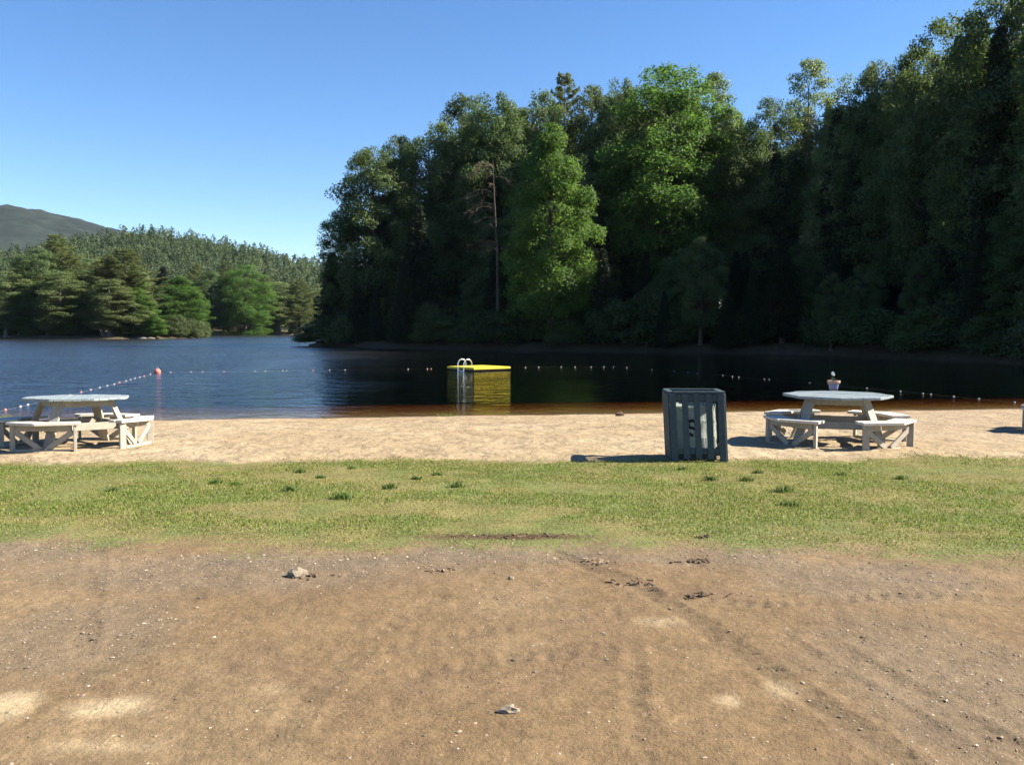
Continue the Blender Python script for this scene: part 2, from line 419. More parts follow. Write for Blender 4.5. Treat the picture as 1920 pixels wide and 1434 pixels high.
ad = nd(ns, 'ShaderNodeMath', operation='MULTIPLY_ADD'); lk.new(n2, ad.inputs[0]); ad.inputs[1].default_value = 0.22; lk.new(n1, ad.inputs[2])
bp = nd(ns, 'ShaderNodeBump'); lk.new(gust, bp.inputs['Strength']); bp.inputs['Distance'].default_value = 0.25; lk.new(ad.outputs[0], bp.inputs['Height'])
fr = nd(ns, 'ShaderNodeFresnel'); lk.new(maprange(ns, lk, geo.outputs['Backfacing'], 0, 1, 1.36, 1 / 1.36), fr.inputs['IOR']); lk.new(bp.outputs[0], fr.inputs['Normal'])
gl = nd(ns, 'ShaderNodeBsdfGlossy'); lk.new(maprange(ns, lk, gust, 0.10, 0.8, 0.04, 0.17), gl.inputs['Roughness']); gl.inputs['Color'].default_value = (0.95, 0.97, 1, 1); lk.new(bp.outputs[0], gl.inputs['Normal'])
tr = nd(ns, 'ShaderNodeBsdfTransparent'); tr.inputs['Color'].default_value = (0.96, 0.92, 0.85, 1)
mx = nd(ns, 'ShaderNodeMixShader'); lk.new(fr.outputs[0], mx.inputs[0]); lk.new(tr.outputs[0], mx.inputs[1]); lk.new(gl.outputs[0], mx.inputs[2])
lk.new(mx.outputs[0], ns['Material Output'].inputs['Surface'])
va = nd(ns, 'ShaderNodeVolumeAbsorption'); va.inputs['Color'].default_value = (0.68, 0.49, 0.14, 1); va.inputs['Density'].default_value = 1.0
lk.new(va.outputs[0], ns['Material Output'].inputs['Volume'])
x0, x1, y0, y1, z0, z1 = -700, 300, 15.5, 440, -4.3, WATER_Z
wv = [(x0, y0, z0), (x1, y0, z0), (x1, y1, z0), (x0, y1, z0), (x0, y0, z1), (x1, y0, z1), (x1, y1, z1), (x0, y1, z1)]
wf = [(3, 2, 1, 0), (4, 5, 6, 7), (0, 1, 5, 4), (1, 2, 6, 5), (2, 3, 7, 6), (3, 0, 4, 7)]
tag(link('lake_water', np_mesh('lake_water', wv, wf, 4, False, None, [m])), 'dark blue rippled lake water', 'water', kind='structure')

# ------------------------------------------------------------------ tree builders
def tube(pts, rads, n=6):
    pts = np.asarray(pts, float); rads = np.asarray(rads, float)
    V, F = [], []
    for i, (p, r) in enumerate(zip(pts, rads)):
        d = pts[min(i + 1, len(pts) - 1)] - pts[max(i - 1, 0)]; d = d / (np.linalg.norm(d) + 1e-9)
        a = np.cross(d, (0.3, 1, 0.1) if abs(d[1]) < 0.9 else (1, 0, 0)); a /= np.linalg.norm(a); bb = np.cross(d, a)
        for k in range(n):
            t = 2 * math.pi * k / n; V.append(p + r * (math.cos(t) * a + math.sin(t) * bb))
    for i in range(len(pts) - 1):
        for k in range(n):
            F.append((i * n + k, i * n + (k + 1) % n, (i + 1) * n + (k + 1) % n, (i + 1) * n + k))
    return np.array(V), np.array(F, int)
class Tubes:
    def __init__(s): s.v, s.f, s.n = [], [], 0
    def add(s, pts, rads, n=6):
        v, f = tube(pts, rads, n); s.v.append(v); s.f.append(f + s.n); s.n += len(v)
    def mesh(s, name, m): return np_mesh(name, np.concatenate(s.v), np.concatenate(s.f), 4, True, None, [m])
def unit(v): return v / (np.linalg.norm(v, axis=-1, keepdims=True) + 1e-9)
def leaf_cards(r, cen, nrm, size, aspect=0.6, along=None):
    """diamond leaves, slightly folded along their length"""
    N = len(cen)
    rnd = unit(r.normal(size=(N, 3))) if along is None else along
    u = unit(rnd - (rnd * nrm).sum(1, keepdims=True) * nrm); w = np.cross(nrm, u)
    s = size[:, None]
    p0 = cen - u * s * 0.5; p2 = cen + u * s * 0.5
    p1 = cen + w * s * 0.5 * aspect + nrm * s * 0.10 - u * s * 0.08; p3 = cen - w * s * 0.5 * aspect + nrm * s * 0.10 - u * s * 0.08
    V = np.stack([p0, p1, p2, p3], 1).reshape(-1, 3)
    return V, np.arange(4 * N).reshape(N, 4)

PROFILES = {
    'broad': lambda t: np.clip(1 - (np.abs(t - 0.45) / 0.58) ** 2.5, 0, 1) ** 0.6,
    'ovate': lambda t: np.sin(np.clip(0.14 + 0.85 * t ** 0.75, 0, 1) * math.pi) ** 0.75 * (1.02 - 0.22 * t),
    'tall': lambda t: np.clip(1 - (np.abs(t - 0.42) / 0.60) ** 2.3, 0, 1) ** 0.6,
    'bush': lambda t: np.clip(1 - (t * 0.96) ** 2.4, 0, 1) ** 0.6,
}
def deciduous(name, seed, H, base, R, prof, nclump, nleaf, lsize, m, barkm, clump=1.0):
    r = np.random.default_rng(seed)
    f = PROFILES[prof]
    az0, ph = r.uniform(0, 6.28), r.uniform(0, 6.28, 4)
    def env(t, az):
        return R * f(t) * (1 + 0.16 * np.sin(2 * az + ph[0]) + 0.12 * np.sin(3 * az + ph[1] + 3 * t) + 0.07 * np.sin(5 * az + ph[2] - 5 * t))
    t = r.uniform(0, 1, nclump * 3)
    keep = r.uniform(0, 1, len(t)) < (0.25 + 0.75 * f(t)); t = t[keep][:nclump]
    az = r.uniform(0, 6.283, len(t))
    rad = env(t, az) * (0.30 + 0.70 * r.uniform(0, 1, len(t)) ** 0.45)
    cz = base + (H - base) * t
    cen = np.c_[rad * np.cos(az), rad * np.sin(az), cz]
    cs = clump * r.uniform(0.65, 1.35, len(t)) * (0.75 + 0.35 * (1 - t))
    # limbs
    T = Tubes()
    lean = r.normal(0, 0.25, 2)
    def axis(z): return np.array([lean[0] * math.sin(z / H * 2.2), lean[1] * math.sin(z / H * 2.6), z])
    zz = np.linspace(-0.6, H * 0.93, 12)
    rt = 0.017 * H + 0.04
    T.add([axis(z) for z in zz], [max(0.02, rt * (1 - max(0, z) / H) ** 0.85 * (1.5 if z < 0.1 else 1)) for z in zz], 8)
    order = r.permutation(len(t))[:int(len(t) * 0.5)]
    for k in order:
        c = cen[k]; hz = np.hypot(c[0], c[1])
        z_at = max(base * 0.75 + r.uniform(-.3, .6), c[2] - hz * r.uniform(0.5, 1.1))
        a = axis(min(z_at, H * 0.88)); mid_ = a * 0.45 + c * 0.55 + np.array([0, 0, -0.08 * hz])
        rr = 0.012 * hz + 0.03
        T.add([a, a * 0.75 + mid_ * 0.25 + [0, 0, .02 * hz], mid_, c], [rr, rr * 0.8, rr * 0.55, 0.012], 5)
    # leaves
    w = cs ** 2; cnt = r.multinomial(nleaf, w / w.sum()); ci = np.repeat(np.arange(len(cs)), cnt); N = len(ci)
    d = unit(r.normal(size=(N, 3)) + np.array([0, 0, 0.35]))
    rr = (0.35 + 0.72 * r.uniform(0, 1, N) ** 0.5)
    pos = cen[ci] + d * (cs[ci] * rr)[:, None] * np.array([1, 1, 0.72])
    pos += 0.10 * r.normal(size=(N, 3))
    out = unit(pos * np.array([1, 1, 0.0]))
    nrm = unit(0.55 * d + 0.35 * out + np.array([0, 0, 0.45]) + 0.55 * r.normal(size=(N, 3)))
    V, F = leaf_cards(r, pos, nrm, lsize * r.uniform(0.65, 1.35, N), 0.68)
    var = np.clip(0.56 + 0.20 * r.normal(size=len(cs))[ci] + 0.27 * r.normal(size=N), 0, 1)
    return (np_mesh(name + '_crown', V, F, 4, False, {'var': np.repeat(var, 4)}, [m]), T.mesh(name + '_trunk', barkm), H, R)

def conifer(name, seed, H, base, R, kind, m, barkm, tufts, dens=1.0):
    """kind 'pine' has tiers of open, level, upswept limbs; 'spruce' a dense drooping cone"""
    r = np.random.default_rng(seed)
    T = Tubes(); zz = np.linspace(-0.6, H * 0.99, 12); rt = 0.014 * H + 0.04
    lean = r.normal(0, 0.15, 2)
    def axis(z): return np.array([lean[0] * (z / H) ** 2 * 2, lean[1] * (z / H) ** 2 * 2, z])
    T.add([axis(z) for z in zz], [max(0.015, rt * (1 - max(0, z) / H) ** 0.9) for z in zz], 7)
    P, D, S = [], [], []
    z = base
    while z < H * 0.985:
        t = (z - base) / (H - base)
        if kind == 'pine':
            L0 = R * (0.42 + 0.58 * math.sin(min(1, 0.25 + 0.75 * t) * math.pi) ** 0.6) * (1 - 0.82 * t ** 3) + 0.25; nb = r.integers(4, 7)
        else:
            L0 = R * (1 - t) ** 0.85 + 0.15; nb = r.integers(6, 9)
        a0 = r.uniform(0, 6.28)
        for k in range(nb):
            L = L0 * r.uniform(0.6, 1.12); az = a0 + 6.283 * k / nb + r.normal(0, 0.25)
            dirh = np.array([math.cos(az), math.sin(az), 0])
            q = np.linspace(0, 1, 5)
            if kind == 'pine': up = L * (0.10 * q + r.uniform(0.05, 0.28) * q ** 2 + 0.25 * t * q)
            else: up = L * ((0.25 - 0.75 * (1 - t)) * q * 0.8 + 0.28 * (1 - t) * q ** 2.2)
            pts = axis(z)[None] + dirh[None] * (L * q)[:, None] + np.c_[q * 0, q * 0, up]
            rb = 0.010 * L + 0.012
            T.add(pts, rb * (1 - 0.8 * q), 4)
            nt = max(3, int(tufts * L * dens))
            s = (0.28 if kind == 'pine' else 0.10) + (0.74 if kind == 'pine' else 0.92) * r.uniform(0, 1, nt)
            s = np.clip(s, 0, 1)
            base_p = np.stack([np.interp(s, q, pts[:, j]) for j in range(3)], 1)
            lat = np.array([-dirh[1], dirh[0], 0])
            wid = (0.26 if kind == 'pine' else 0.20) * L * (1 - 0.75 * s) + 0.16
            base_p = base_p + lat[None] * (r.uniform(-1, 1, nt) * wid)[:, None]
            base_p[:, 2] += (r.uniform(-0.02, 0.16, nt) if kind == 'pine' else r.uniform(-0.22, 0.05, nt))
            P.append(base_p); D.append(np.repeat(dirh[None], nt, 0)); S.append(np.full(nt, r.uniform(0.2, 0.8)))
        z += (r.uniform(0.55, 1.0) if kind == 'pine' else r.uniform(0.30, 0.48)) * (1 - 0.35 * t) * H / 22
    P, D, S = np.concatenate(P), np.concatenate(D), np.concatenate(S)
    k = 7 if kind == 'pine' else 5
    N = len(P) * k
    P2, D2 = np.repeat(P, k, 0), np.repeat(D, k, 0)
    al = unit(D2 * 0.9 + np.array([0, 0, 0.45 if kind == 'pine' else -0.25]) + 0.8 * r.normal(size=(N, 3)))
    nrm = unit(np.cross(al, unit(r.normal(size=(N, 3)))) + np.array([0, 0, 0.5]))
    ln = (0.34 if kind == 'pine' else 0.30) * r.uniform(0.7, 1.3, N)
    V, F = leaf_cards(r, P2 + al * (ln * 0.5)[:, None], nrm, ln, 0.30 if kind == 'pine' else 0.38, al)
    var = np.clip(np.repeat(S, k) + 0.2 * r.normal(size=N), 0, 1)
    return (np_mesh(name + '_crown', V, F, 4, False, {'var': np.repeat(var, 4)}, [m]), T.mesh(name + '_trunk', barkm), H, R)

PROTO = {
    'oak1': deciduous('oak1', 11, 20, 4.5, 4.6, 'broad', 210, 52000, 0.215, M['leaf_oak'], M['bark'], 1.05),
    'oak2': deciduous('oak2', 12, 21, 5.0, 4.8, 'broad', 220, 52000, 0.215, M['leaf_oak'], M['bark'], 1.05),
    'oak3': deciduous('oak3', 13, 22, 4.0, 4.4, 'tall', 220, 52000, 0.215, M['leaf_oak'], M['bark'], 1.0),
    'maple1': deciduous('maple1', 14, 20, 2.6, 4.2, 'ovate', 240, 56000, 0.205, M['leaf_maple'], M['bark'], 0.95),
    'maple2': deciduous('maple2', 15, 22, 3.5, 4.8, 'tall', 250, 56000, 0.205, M['leaf_maple'], M['bark'], 1.0),
    'poplar1': deciduous('poplar1', 16, 23, 4.5, 3.1, 'tall', 190, 40000, 0.20, M['leaf_poplar'], M['bark_grey'], 0.85),
    'birch1': deciduous('birch1', 17, 19, 4.0, 3.0, 'ovate', 170, 34000, 0.19, M['leaf_poplar'], M['bark_pale'], 0.85),
    'pine1': conifer('pine1', 21, 24, 5.5, 4.2, 'pine', M['needle_pine'], M['bark'], 11),
    'pine2': conifer('pine2', 22, 23, 4.0, 4.6, 'pine', M['needle_pine'], M['bark'], 11),
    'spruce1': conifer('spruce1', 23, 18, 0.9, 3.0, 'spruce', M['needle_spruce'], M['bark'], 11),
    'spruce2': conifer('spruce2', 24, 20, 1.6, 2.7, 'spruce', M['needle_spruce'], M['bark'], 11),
    'shrub1': deciduous('shrub1', 25, 4.0, 0.3, 2.1, 'bush', 60, 9000, 0.20, M['leaf_shrub'], M['bark'], 0.7),
    'shrub2': deciduous('shrub2', 26, 3.2, 0.2, 2.6, 'bush', 70, 9000, 0.20, M['leaf_shrub'], M['bark'], 0.7),
}
KINDNAME = {'oak': 'oak_tree', 'maple': 'maple_tree', 'poplar': 'poplar_tree', 'birch': 'birch_tree', 'pine': 'pine_tree', 'spruce': 'spruce_tree', 'shrub': 'shrub'}
def put_tree(proto, x, y, zg, ztop, width, label, group=None, rot=None, cat=None):
    crown, trunk, H, R = PROTO[proto]
    kn = KINDNAME[proto.rstrip('0123456789')]
    e = thing(kn, label, cat or ('shrub' if kn == 'shrub' else 'tree'), (x, y, zg - 0.05), random.uniform(0, 6.28) if rot is None else rot, group)
    sz = (ztop - zg) / H; sx = width / (2 * R)
    e.scale = (sx, sx, sz)
    o = link('crown', crown, None, e); o2 = link('trunk', trunk, None, e)
    return e
HEROES = []
def hero(px, Y, top, wpx, proto, label, fn=point_h, group=None, rot=None):
    p = at_y(px, top, Y); HEROES.append((p.x, Y, label, fn))
    zg = float(fn(np.array([p.x]), np.array([Y]))[0])
    return put_tree(proto, p.x, Y, zg, p.z, wpx / FPX * Y * 1.18, label, group, rot)

# trees of the wooded point that can be told apart by their outline or light
hero(624, 111, 470, 74, 'spruce1', 'dark spruce drooping to the water at the tip of the wooded point')
hero(664, 111, 388, 100, 'oak1', 'dark round tree leaning out beside the spruce at the point\'s tip')
hero(704, 107, 282, 140, 'oak2', 'broadleaf tree with silvery sunlit top at the end of the wooded point')
hero(748, 112, 262, 105, 'oak3', 'slim broadleaf tree with light top, second high crown from the point\'s tip')
hero(806, 108, 238, 125, 'oak1', 'broadleaf tree with rounded crown, third high crown from the point\'s tip')
hero(872, 112, 186, 120, 'oak3', 'tall broadleaf tree whose top juts above the slope of crowns')
hero(935, 107, 190, 130, 'oak2', 'broad silvery-topped tree behind the dead pine')
hero(1000, 110, 182, 125, 'oak1', 'silvery-topped broadleaf tree between dead pine and feathery pine top')
hero(1059, 114, 136, 100, 'pine1', 'pine whose lone feathery top pokes above the silvery crowns')
hero(1035, 88, 236, 150, 'maple1', 'bright green sunlit maple standing in front of the dark woods')
hero(1110, 108, 170, 110, 'oak3', 'broadleaf tree with pale top just beside the feathery pine top')
hero(1165, 106, 163, 100, 'oak2', 'dark broadleaf tree with pale top beside the tallest yellow-green maple')
hero(1262, 101, 128, 215, 'maple2', 'tallest yellow-green maple with sunlit rounded crown')
hero(1338, 104, 143, 100, 'poplar1', 'slender bright tree spire joined to the tallest yellow-green maple')
hero(1380, 106, 215, 90, 'maple1', 'lower bright green tree at the edge of the notch in the woods')
hero(1445, 98, 195, 105, 'oak1', 'bluish-green round tree beside the notch in the woods')
hero(1520, 100, 118, 92, 'poplar1', 'tall narrow poplar standing above its neighbours')
hero(1590, 92, 150, 110, 'birch1', 'light-topped tree just beside the tall narrow poplar')
hero(1652, 88, 122, 120, 'oak2', 'dark shaded oak with a rounded top on the steep slope')
hero(1722, 80, 100, 130, 'oak3', 'dark shaded oak whose side branches stand out against the sky')
hero(1792, 72, 42, 160, 'oak1', 'dark tall oak with a light top against the sky')
hero(1875, 66, -6, 190, 'oak2', 'highest dark oak cut off by the edge of the photo')

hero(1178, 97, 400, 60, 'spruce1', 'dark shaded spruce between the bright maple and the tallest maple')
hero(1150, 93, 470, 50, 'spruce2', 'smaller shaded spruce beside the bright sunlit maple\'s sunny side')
HANDLE = {'dark shaded spruce': 'the spruce between the two maples', 'smaller shaded spruce': 'the smaller spruce by the bright maple', 'dark spruce drooping': "the spruce at the point's tip", 'dark round tree': 'the round tree leaning over the tip', 'broadleaf tree with silvery': 'the silvery top at the end of the point',
          'slim broadleaf': "the second high crown from the tip", 'broadleaf tree with rounded': "the third high crown from the tip", 'tall broadleaf tree whose': 'the crown that juts above the slope',
          'broad silvery-topped': 'the dead pine', 'silvery-topped': 'the silvery crown by the dead pine', 'pine whose lone': 'the feathery pine top', 'bright green sunlit': 'the bright sunlit maple',
          'broadleaf tree with pale': 'the pale crown by the feathery pine', 'dark broadleaf tree with': "the dark crown by the tallest maple", 'tallest yellow': 'the tallest yellow-green maple',
          'slender bright': 'the slender bright spire', 'lower bright': 'the notch in the woods', 'bluish-green': 'the bluish-green round tree', 'tall narrow': 'the tall narrow poplar', 'light-topped': 'the light-topped tree by the poplar',
          'dark shaded oak with': 'the oak on the steep slope', 'dark shaded oak whose': 'the oak with side branches on the sky', 'dark tall oak': 'the tall oak with a light top', 'highest dark': 'the highest dark oak',
          'small bright maple at the far waterline beside the open': 'the small maple by the open-limbed pine', 'small bright maple at the far waterline beside the end': 'the small maple by the end poplar', 'pale green poplar': 'the end poplar', 'grey-green round': 'the grey-green round tree', 'tall rounded': 'the tall rounded pine', 'pale silvery': 'the pale silvery tree', 'small spruce': 'the small spruce', 'pale green tree': 'the pale green tree',
          'open-limbed': 'the open-limbed pine', 'shorter pine': 'the shorter pine', 'bright green round': 'the bright round maple', 'dark spruce behind': 'the far dark spruce', 'dark green tree': 'the dark green tree', 'tall green maple': 'the domed maple',
          'pine rising': 'the pine behind the domed maple', 'light green poplar': 'the light poplar', 'pine on the far shore just': 'the pine beside the point', 'pine on the far shore between': 'the pine by the light poplar', 'pine standing': 'the pine behind the round maple'}
def near_label(kind, x, y, fn, tail):
    hx, hy, lab, _ = min((h for h in HEROES if h[3] is fn and not h[2].startswith('low pale')), key=lambda h: (h[0] - x) ** 2 + (h[1] - y) ** 2)
    hn = next(v for k, v in HANDLE.items() if lab.startswith(k))
    rel = 'behind' if y > hy + 2 else ('in front of' if y < hy - 2 else 'beside')
    lab = '%s %s %s%s' % (kind, rel, hn, tail)
    return lab, lab
TOPS = [(560, 520), (600, 470), (640, 400), (700, 300), (800, 255), (870, 205), (1000, 195), (1100, 185), (1200, 175), (1260, 160), (1330, 180), (1390, 250), (1440, 225),
        (1520, 170), (1600, 170), (1700, 125), (1790, 60), (1900, 10), (2300, -60), (4000, -100)]
tpx, tpy = [a for a, _ in TOPS], [b for _, b in TOPS]
def point_d(x, y): return float(seg_dist(np.array([x]), np.array([y]), POINT)[0])
taken = []
def free(x, y, r):
    if any((x - a) ** 2 + (y - b_) ** 2 < r * r for a, b_ in taken): return False
    taken.append((x, y)); return True
RR = random.Random(5)
# deep rows of the wood
n_fill = 0
for _ in range(6000):
    if n_fill >= 95: break
    px = RR.uniform(640, 2000); Y = RR.uniform(62, 150); x = (px - 960) / FPX * Y
    d = point_d(x, Y)
    if d < 3.5 or d > 46 or not free(x, Y, 4.2): continue
    lim = np.interp(px, tpx, tpy) + RR.uniform(6, 90)
    if d < 14 and px < 1600: lim = max(lim, RR.uniform(360, 470)) if 930 < px else max(lim, np.interp(px, tpx, tpy) + 120)
    if 825 < px < 945 and Y < 104: lim = max(lim, 520)
    if 940 < px < 1420 and Y < 97: lim = max(lim, 470)
    p = at_y(px, lim, Y); zg = float(point_h(np.array([x]), np.array([Y]))[0])
    if p.z - zg < 4: continue
    proto = RR.choice(['oak1', 'oak2', 'oak3', 'spruce2', 'spruce2', 'spruce2', 'spruce1', 'spruce1', 'oak3'] if px > 1380 or d < 14 else ['oak1', 'oak2', 'oak3', 'spruce2', 'pine1', 'oak1'])  # dark-needled spruces favoured on the right and in front to deepen the wood's shade
    kn = proto.rstrip('0123456789')
    lab, grp = near_label({'oak': 'shaded broadleaf tree', 'birch': 'shaded birch', 'pine': 'shaded pine', 'spruce': 'shaded spruce'}[kn], x, Y, point_h, '')
    h = p.z - zg
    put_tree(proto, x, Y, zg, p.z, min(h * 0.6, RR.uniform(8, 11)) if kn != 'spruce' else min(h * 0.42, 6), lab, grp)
    n_fill += 1
# trees on the rising slope beyond the edge of the view; they throw the shade on the wood
n = 0
for it in range(6000):
    if n >= 64: break
    x, Y = (RR.uniform(38, 125), RR.uniform(42, 128)) if it > 900 else (RR.uniform(35, 50), RR.uniform(36, 66))
    if (x / Y) * FPX + 960 < 1985: continue
    d = point_d(x, Y)
    if d < 2.5 or not free(x, Y, 4.5): continue
    zg = float(point_h(np.array([x]), np.array([Y]))[0])
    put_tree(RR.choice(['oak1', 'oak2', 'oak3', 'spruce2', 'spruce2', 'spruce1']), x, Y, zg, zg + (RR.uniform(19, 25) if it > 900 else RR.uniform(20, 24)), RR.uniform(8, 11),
             'tree on the rising slope beyond the highest dark oak', 'trees on the slope beyond the highest oak')
    n += 1
# understorey along the point's shoreline
n = 0
for i in range(4000):
    if n >= 64: break
    k = RR.randrange(0, 9); a, b_ = POINT[k], POINT[k + 1]; t = RR.random()
    x, Y = a[0] + (b_[0] - a[0]) * t, a[1] + (b_[1] - a[1]) * t
    inw = RR.uniform(0.6, 6.0); x2, Y2 = x + RR.uniform(0, 0.6) * inw, Y + inw
    d = point_d(x2, Y2)
    if d < 0.5 or not free(x2, Y2, 2.0): continue
    zg = float(point_h(np.array([x2]), np.array([Y2]))[0])
    px = 960 + FPX * x2 / Y2
    if RR.random() < 0.45:
        put_tree(RR.choice(['shrub1', 'shrub2']), x2, Y2, zg, zg + RR.uniform(2.0, 4.5), RR.uniform(3.5, 6), *near_label('shaded waterside shrub', x2, Y2, point_h, ''))
    else:
        hh = RR.uniform(5, 11) if not 985 < px < 1090 else RR.uniform(3, 5)
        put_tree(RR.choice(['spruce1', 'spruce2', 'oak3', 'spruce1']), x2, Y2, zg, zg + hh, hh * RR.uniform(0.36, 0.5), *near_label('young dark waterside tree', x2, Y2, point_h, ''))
    n += 1

# dead pine: grey stem with bare brown limbs, mostly on one side
p = at_y(932, 300, 91); zg = float(point_h(np.array([p.x]), np.array([91.0]))[0])
e = thing('dead_pine', 'dead pine with grey stem and bare brown branches in the dark woods', 'tree', (p.x, 91, zg - 0.05))
r = np.random.default_rng(99)
Ht = p.z - zg
T = Tubes(); zz = np.linspace(-0.4, Ht, 10); T.add([(0.15 * math.sin(z / 4) - z * 0.015, 0, z) for z in zz], [0.21 * (1 - 0.85 * max(z, 0) / Ht) for z in zz], 8)
link('trunk', T.mesh('dead_trunk', M['bark']), None, e)
M['twig'] = plain('dead_twig', (0.11, 0.075, 0.055), 0.95, 0.3, 8)
for k in range(26):
    z = Ht * r.uniform(0.45, 0.98); L = r.uniform(1.2, 3.8); az = math.pi + r.normal(0, 0.7) if k < 18 else r.uniform(0, 6.28)
    dh = np.array([math.cos(az), math.sin(az), 0]); q = np.linspace(0, 1, 5)
    T = Tubes()
    bp_ = np.c_[dh[0] * L * q, dh[1] * L * q, z + L * (0.55 * q - 0.75 * q ** 2) + 0 * q]; bp_[:, 0] += 0.15 * math.sin(z / 4) - z * 0.015
    T.add(bp_, 0.045 * (1 - 0.8 * q), 5)
    for j in range(9):
        s = r.uniform(0.3, 1); b0 = np.array([np.interp(s, q, bp_[:, i]) for i in range(3)])
        dv = unit(dh * 0.7 + r.normal(0, 0.5, 3) + [0, 0, -0.35]); l2 = r.uniform(0.3, 0.9)
        T.add([b0, b0 + dv * l2 * 0.5, b0 + dv * l2 + [0, 0, -0.1]], [0.018, 0.012, 0.006], 4)
    link('branch', T.mesh('dead_branch', M['twig']), None, e)

# ---- far shore on the left
FARH = [
    (28, 196, 505, 85, 'poplar1', 'pale green poplar at the end of the far shore'),
    (70, 200, 470, 90, 'oak1', 'grey-green round tree beside the tall rounded pine on far shore'),
    (110, 206, 442, 110, 'pine2', 'tall rounded pine with yellowish crown on the far shore'),
    (112, 192, 512, 95, 'poplar1', 'pale silvery-leaved tree in front of the tall rounded pine'),
    (160, 192, 552, 50, 'spruce1', 'small spruce at the far water\'s edge, between two pale trees'),
    (205, 191, 525, 75, 'poplar1', 'pale green tree in front of the open-limbed pine on far shore'),
    (228, 200, 466, 120, 'pine1', 'open-limbed pine with level tiers of branches on the far shore'),
    (180, 204, 490, 80, 'pine2', 'shorter pine between the rounded pine and the open-limbed pine'),
    (335, 262, 520, 95, 'maple1', 'bright green round maple on the far shore'),
    (300, 290, 500, 60, 'spruce2', 'dark spruce behind the bright round maple on far shore'),
    (392, 300, 510, 65, 'oak3', 'dark green tree next to the bright round maple on far shore'),
    (455, 300, 500, 90, 'maple2', 'tall green maple with domed crown on the far shore'),
    (425, 318, 490, 55, 'pine1', 'pine rising behind the domed maple on the far shore'),
    (520, 318, 530, 70, 'poplar1', 'light green poplar beside the shaded shore near the wooded point'),
    (560, 320, 525, 70, 'pine2', 'pine on the far shore just clear of the wooded point'),
    (500, 322, 515, 60, 'pine1', 'pine on the far shore between the domed maple and light poplar'),
    (258, 196, 540, 60, 'maple1', 'small bright maple at the far waterline beside the open-limbed pine'),
    (48, 193, 548, 60, 'maple1', 'small bright maple at the far waterline beside the end poplar'),
    (370, 322, 495, 60, 'pine2', 'pine standing behind the bright round maple on far shore'),
]
for a in FARH: hero(*a, fn=far_h)
for k, px in enumerate((8, 34, 64, 88, 138, 176, 192, 244, 272, 290)):
    hero(px, 190.5 + 1.5 * (k % 3), (548, 560, 535, 566, 556, 545, 572, 560, 578, 590)[k], (48, 40, 50, 38)[k % 4], ('birch1', 'poplar1', 'spruce1', 'birch1', 'maple1')[k % 5],
         'low pale tree in the front row of the far shore', fn=far_h, group='low front trees of the far shore')
taken.clear()
n = 0
FT = [(-400, 540), (-120, 520), (0, 500), (60, 480), (130, 462), (250, 480), (300, 500), (400, 510), (600, 520), (760, 530)]
for _ in range(5000):
    if n >= 108: break
    px = RR.uniform(-360, 720); Y = RR.uniform(190, 400); x = (px - 960) / FPX * Y
    d = float(seg_dist(np.array([x]), np.array([Y]), FAR)[0])
    if d < 11 or d > 75 or not free(x, Y, 6.0): continue
    top = np.interp(px, [a for a, _ in FT], [b for _, b in FT]) + RR.uniform(5, 55)
    p = at_y(px, top, Y); zg = float(far_h(np.array([x]), np.array([Y]))[0]); h = p.z - zg
    if h < 5 or h > 30: continue
    proto = RR.choice(['pine1', 'pine2', 'birch1', 'oak2', 'spruce2', 'birch1', 'maple1', 'poplar1', 'poplar1'])
    kn = proto.rstrip('0123456789')
    put_tree(proto, x, Y, zg, p.z, h * (0.42 if kn != 'spruce' else 0.3), *near_label({'pine': 'pine', 'spruce': 'spruce'}.get(kn, 'broadleaf tree'), x, Y, far_h, ' on far shore'))
    n += 1
for k in range(34):
    seg = RR.choice([1, 2, 2, 3, 3, 4, 5, 6, 8, 9, 8])
    a, b_ = FAR[seg], FAR[seg + 1]; t = RR.random()
    x, Y = a[0] + (b_[0] - a[0]) * t, a[1] + (b_[1] - a[1]) * t + RR.uniform(2, 6)
    zg = float(far_h(np.array([x]), np.array([Y]))[0])
    put_tree(RR.choice(['shrub1', 'shrub2']), x, Y, max(zg, WATER_Z), max(zg, WATER_Z) + RR.uniform(1.8, 4.5), RR.uniform(4, 8), *near_label('leafy waterside bush', x, Y, far_h, ' on far shore'))

# ---- the wood that covers the far hill, one mass
r = np.random.default_rng(31)
V, F, VAR, off = [], [], [], 0
cnt = 0
while cnt < 3300:
    y = r.uniform(345, 690); x = r.uniform((-340 - 960) / FPX * y, (660 - 960) / FPX * y)
    zg = float(hill_h(x, y)); cnt += 1
    con = r.uniform() < 0.5; h = r.uniform(5, 14) * (1.0 if con else 0.8)
    nl = 112
    t = r.uniform(0.08, 1, nl); az = r.uniform(0, 6.283, nl)
    if con: rad = (1 - t) ** 0.7 * h * 0.27 + 0.3
    else: rad = np.sin(np.clip(0.1 + 0.88 * t, 0, 1) * math.pi) ** 0.6 * h * 0.42
    rad = rad * r.uniform(0.55, 1.1, nl)
    pos = np.c_[x + rad * np.cos(az), y + rad * np.sin(az), zg + t * h]
    nrm = unit(np.c_[np.cos(az), np.sin(az), np.full(nl, 0.9)] + 0.7 * r.normal(size=(nl, 3)))
    v, f = leaf_cards(r, pos, nrm, r.uniform(0.55, 1.25, nl), 0.8)
    V.append(v); F.append(f + off); off += len(v)
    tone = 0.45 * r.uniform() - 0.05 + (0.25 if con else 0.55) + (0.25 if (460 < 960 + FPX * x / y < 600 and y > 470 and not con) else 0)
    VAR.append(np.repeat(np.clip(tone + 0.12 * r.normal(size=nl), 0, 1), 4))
M['hill_leaf'] = leaf_mat('hill_leaf', (0.022, 0.040, 0.025), (0.085, 0.115, 0.052), (0.085, 0.125, 0.045), 0.25, 0.65, 0.1)
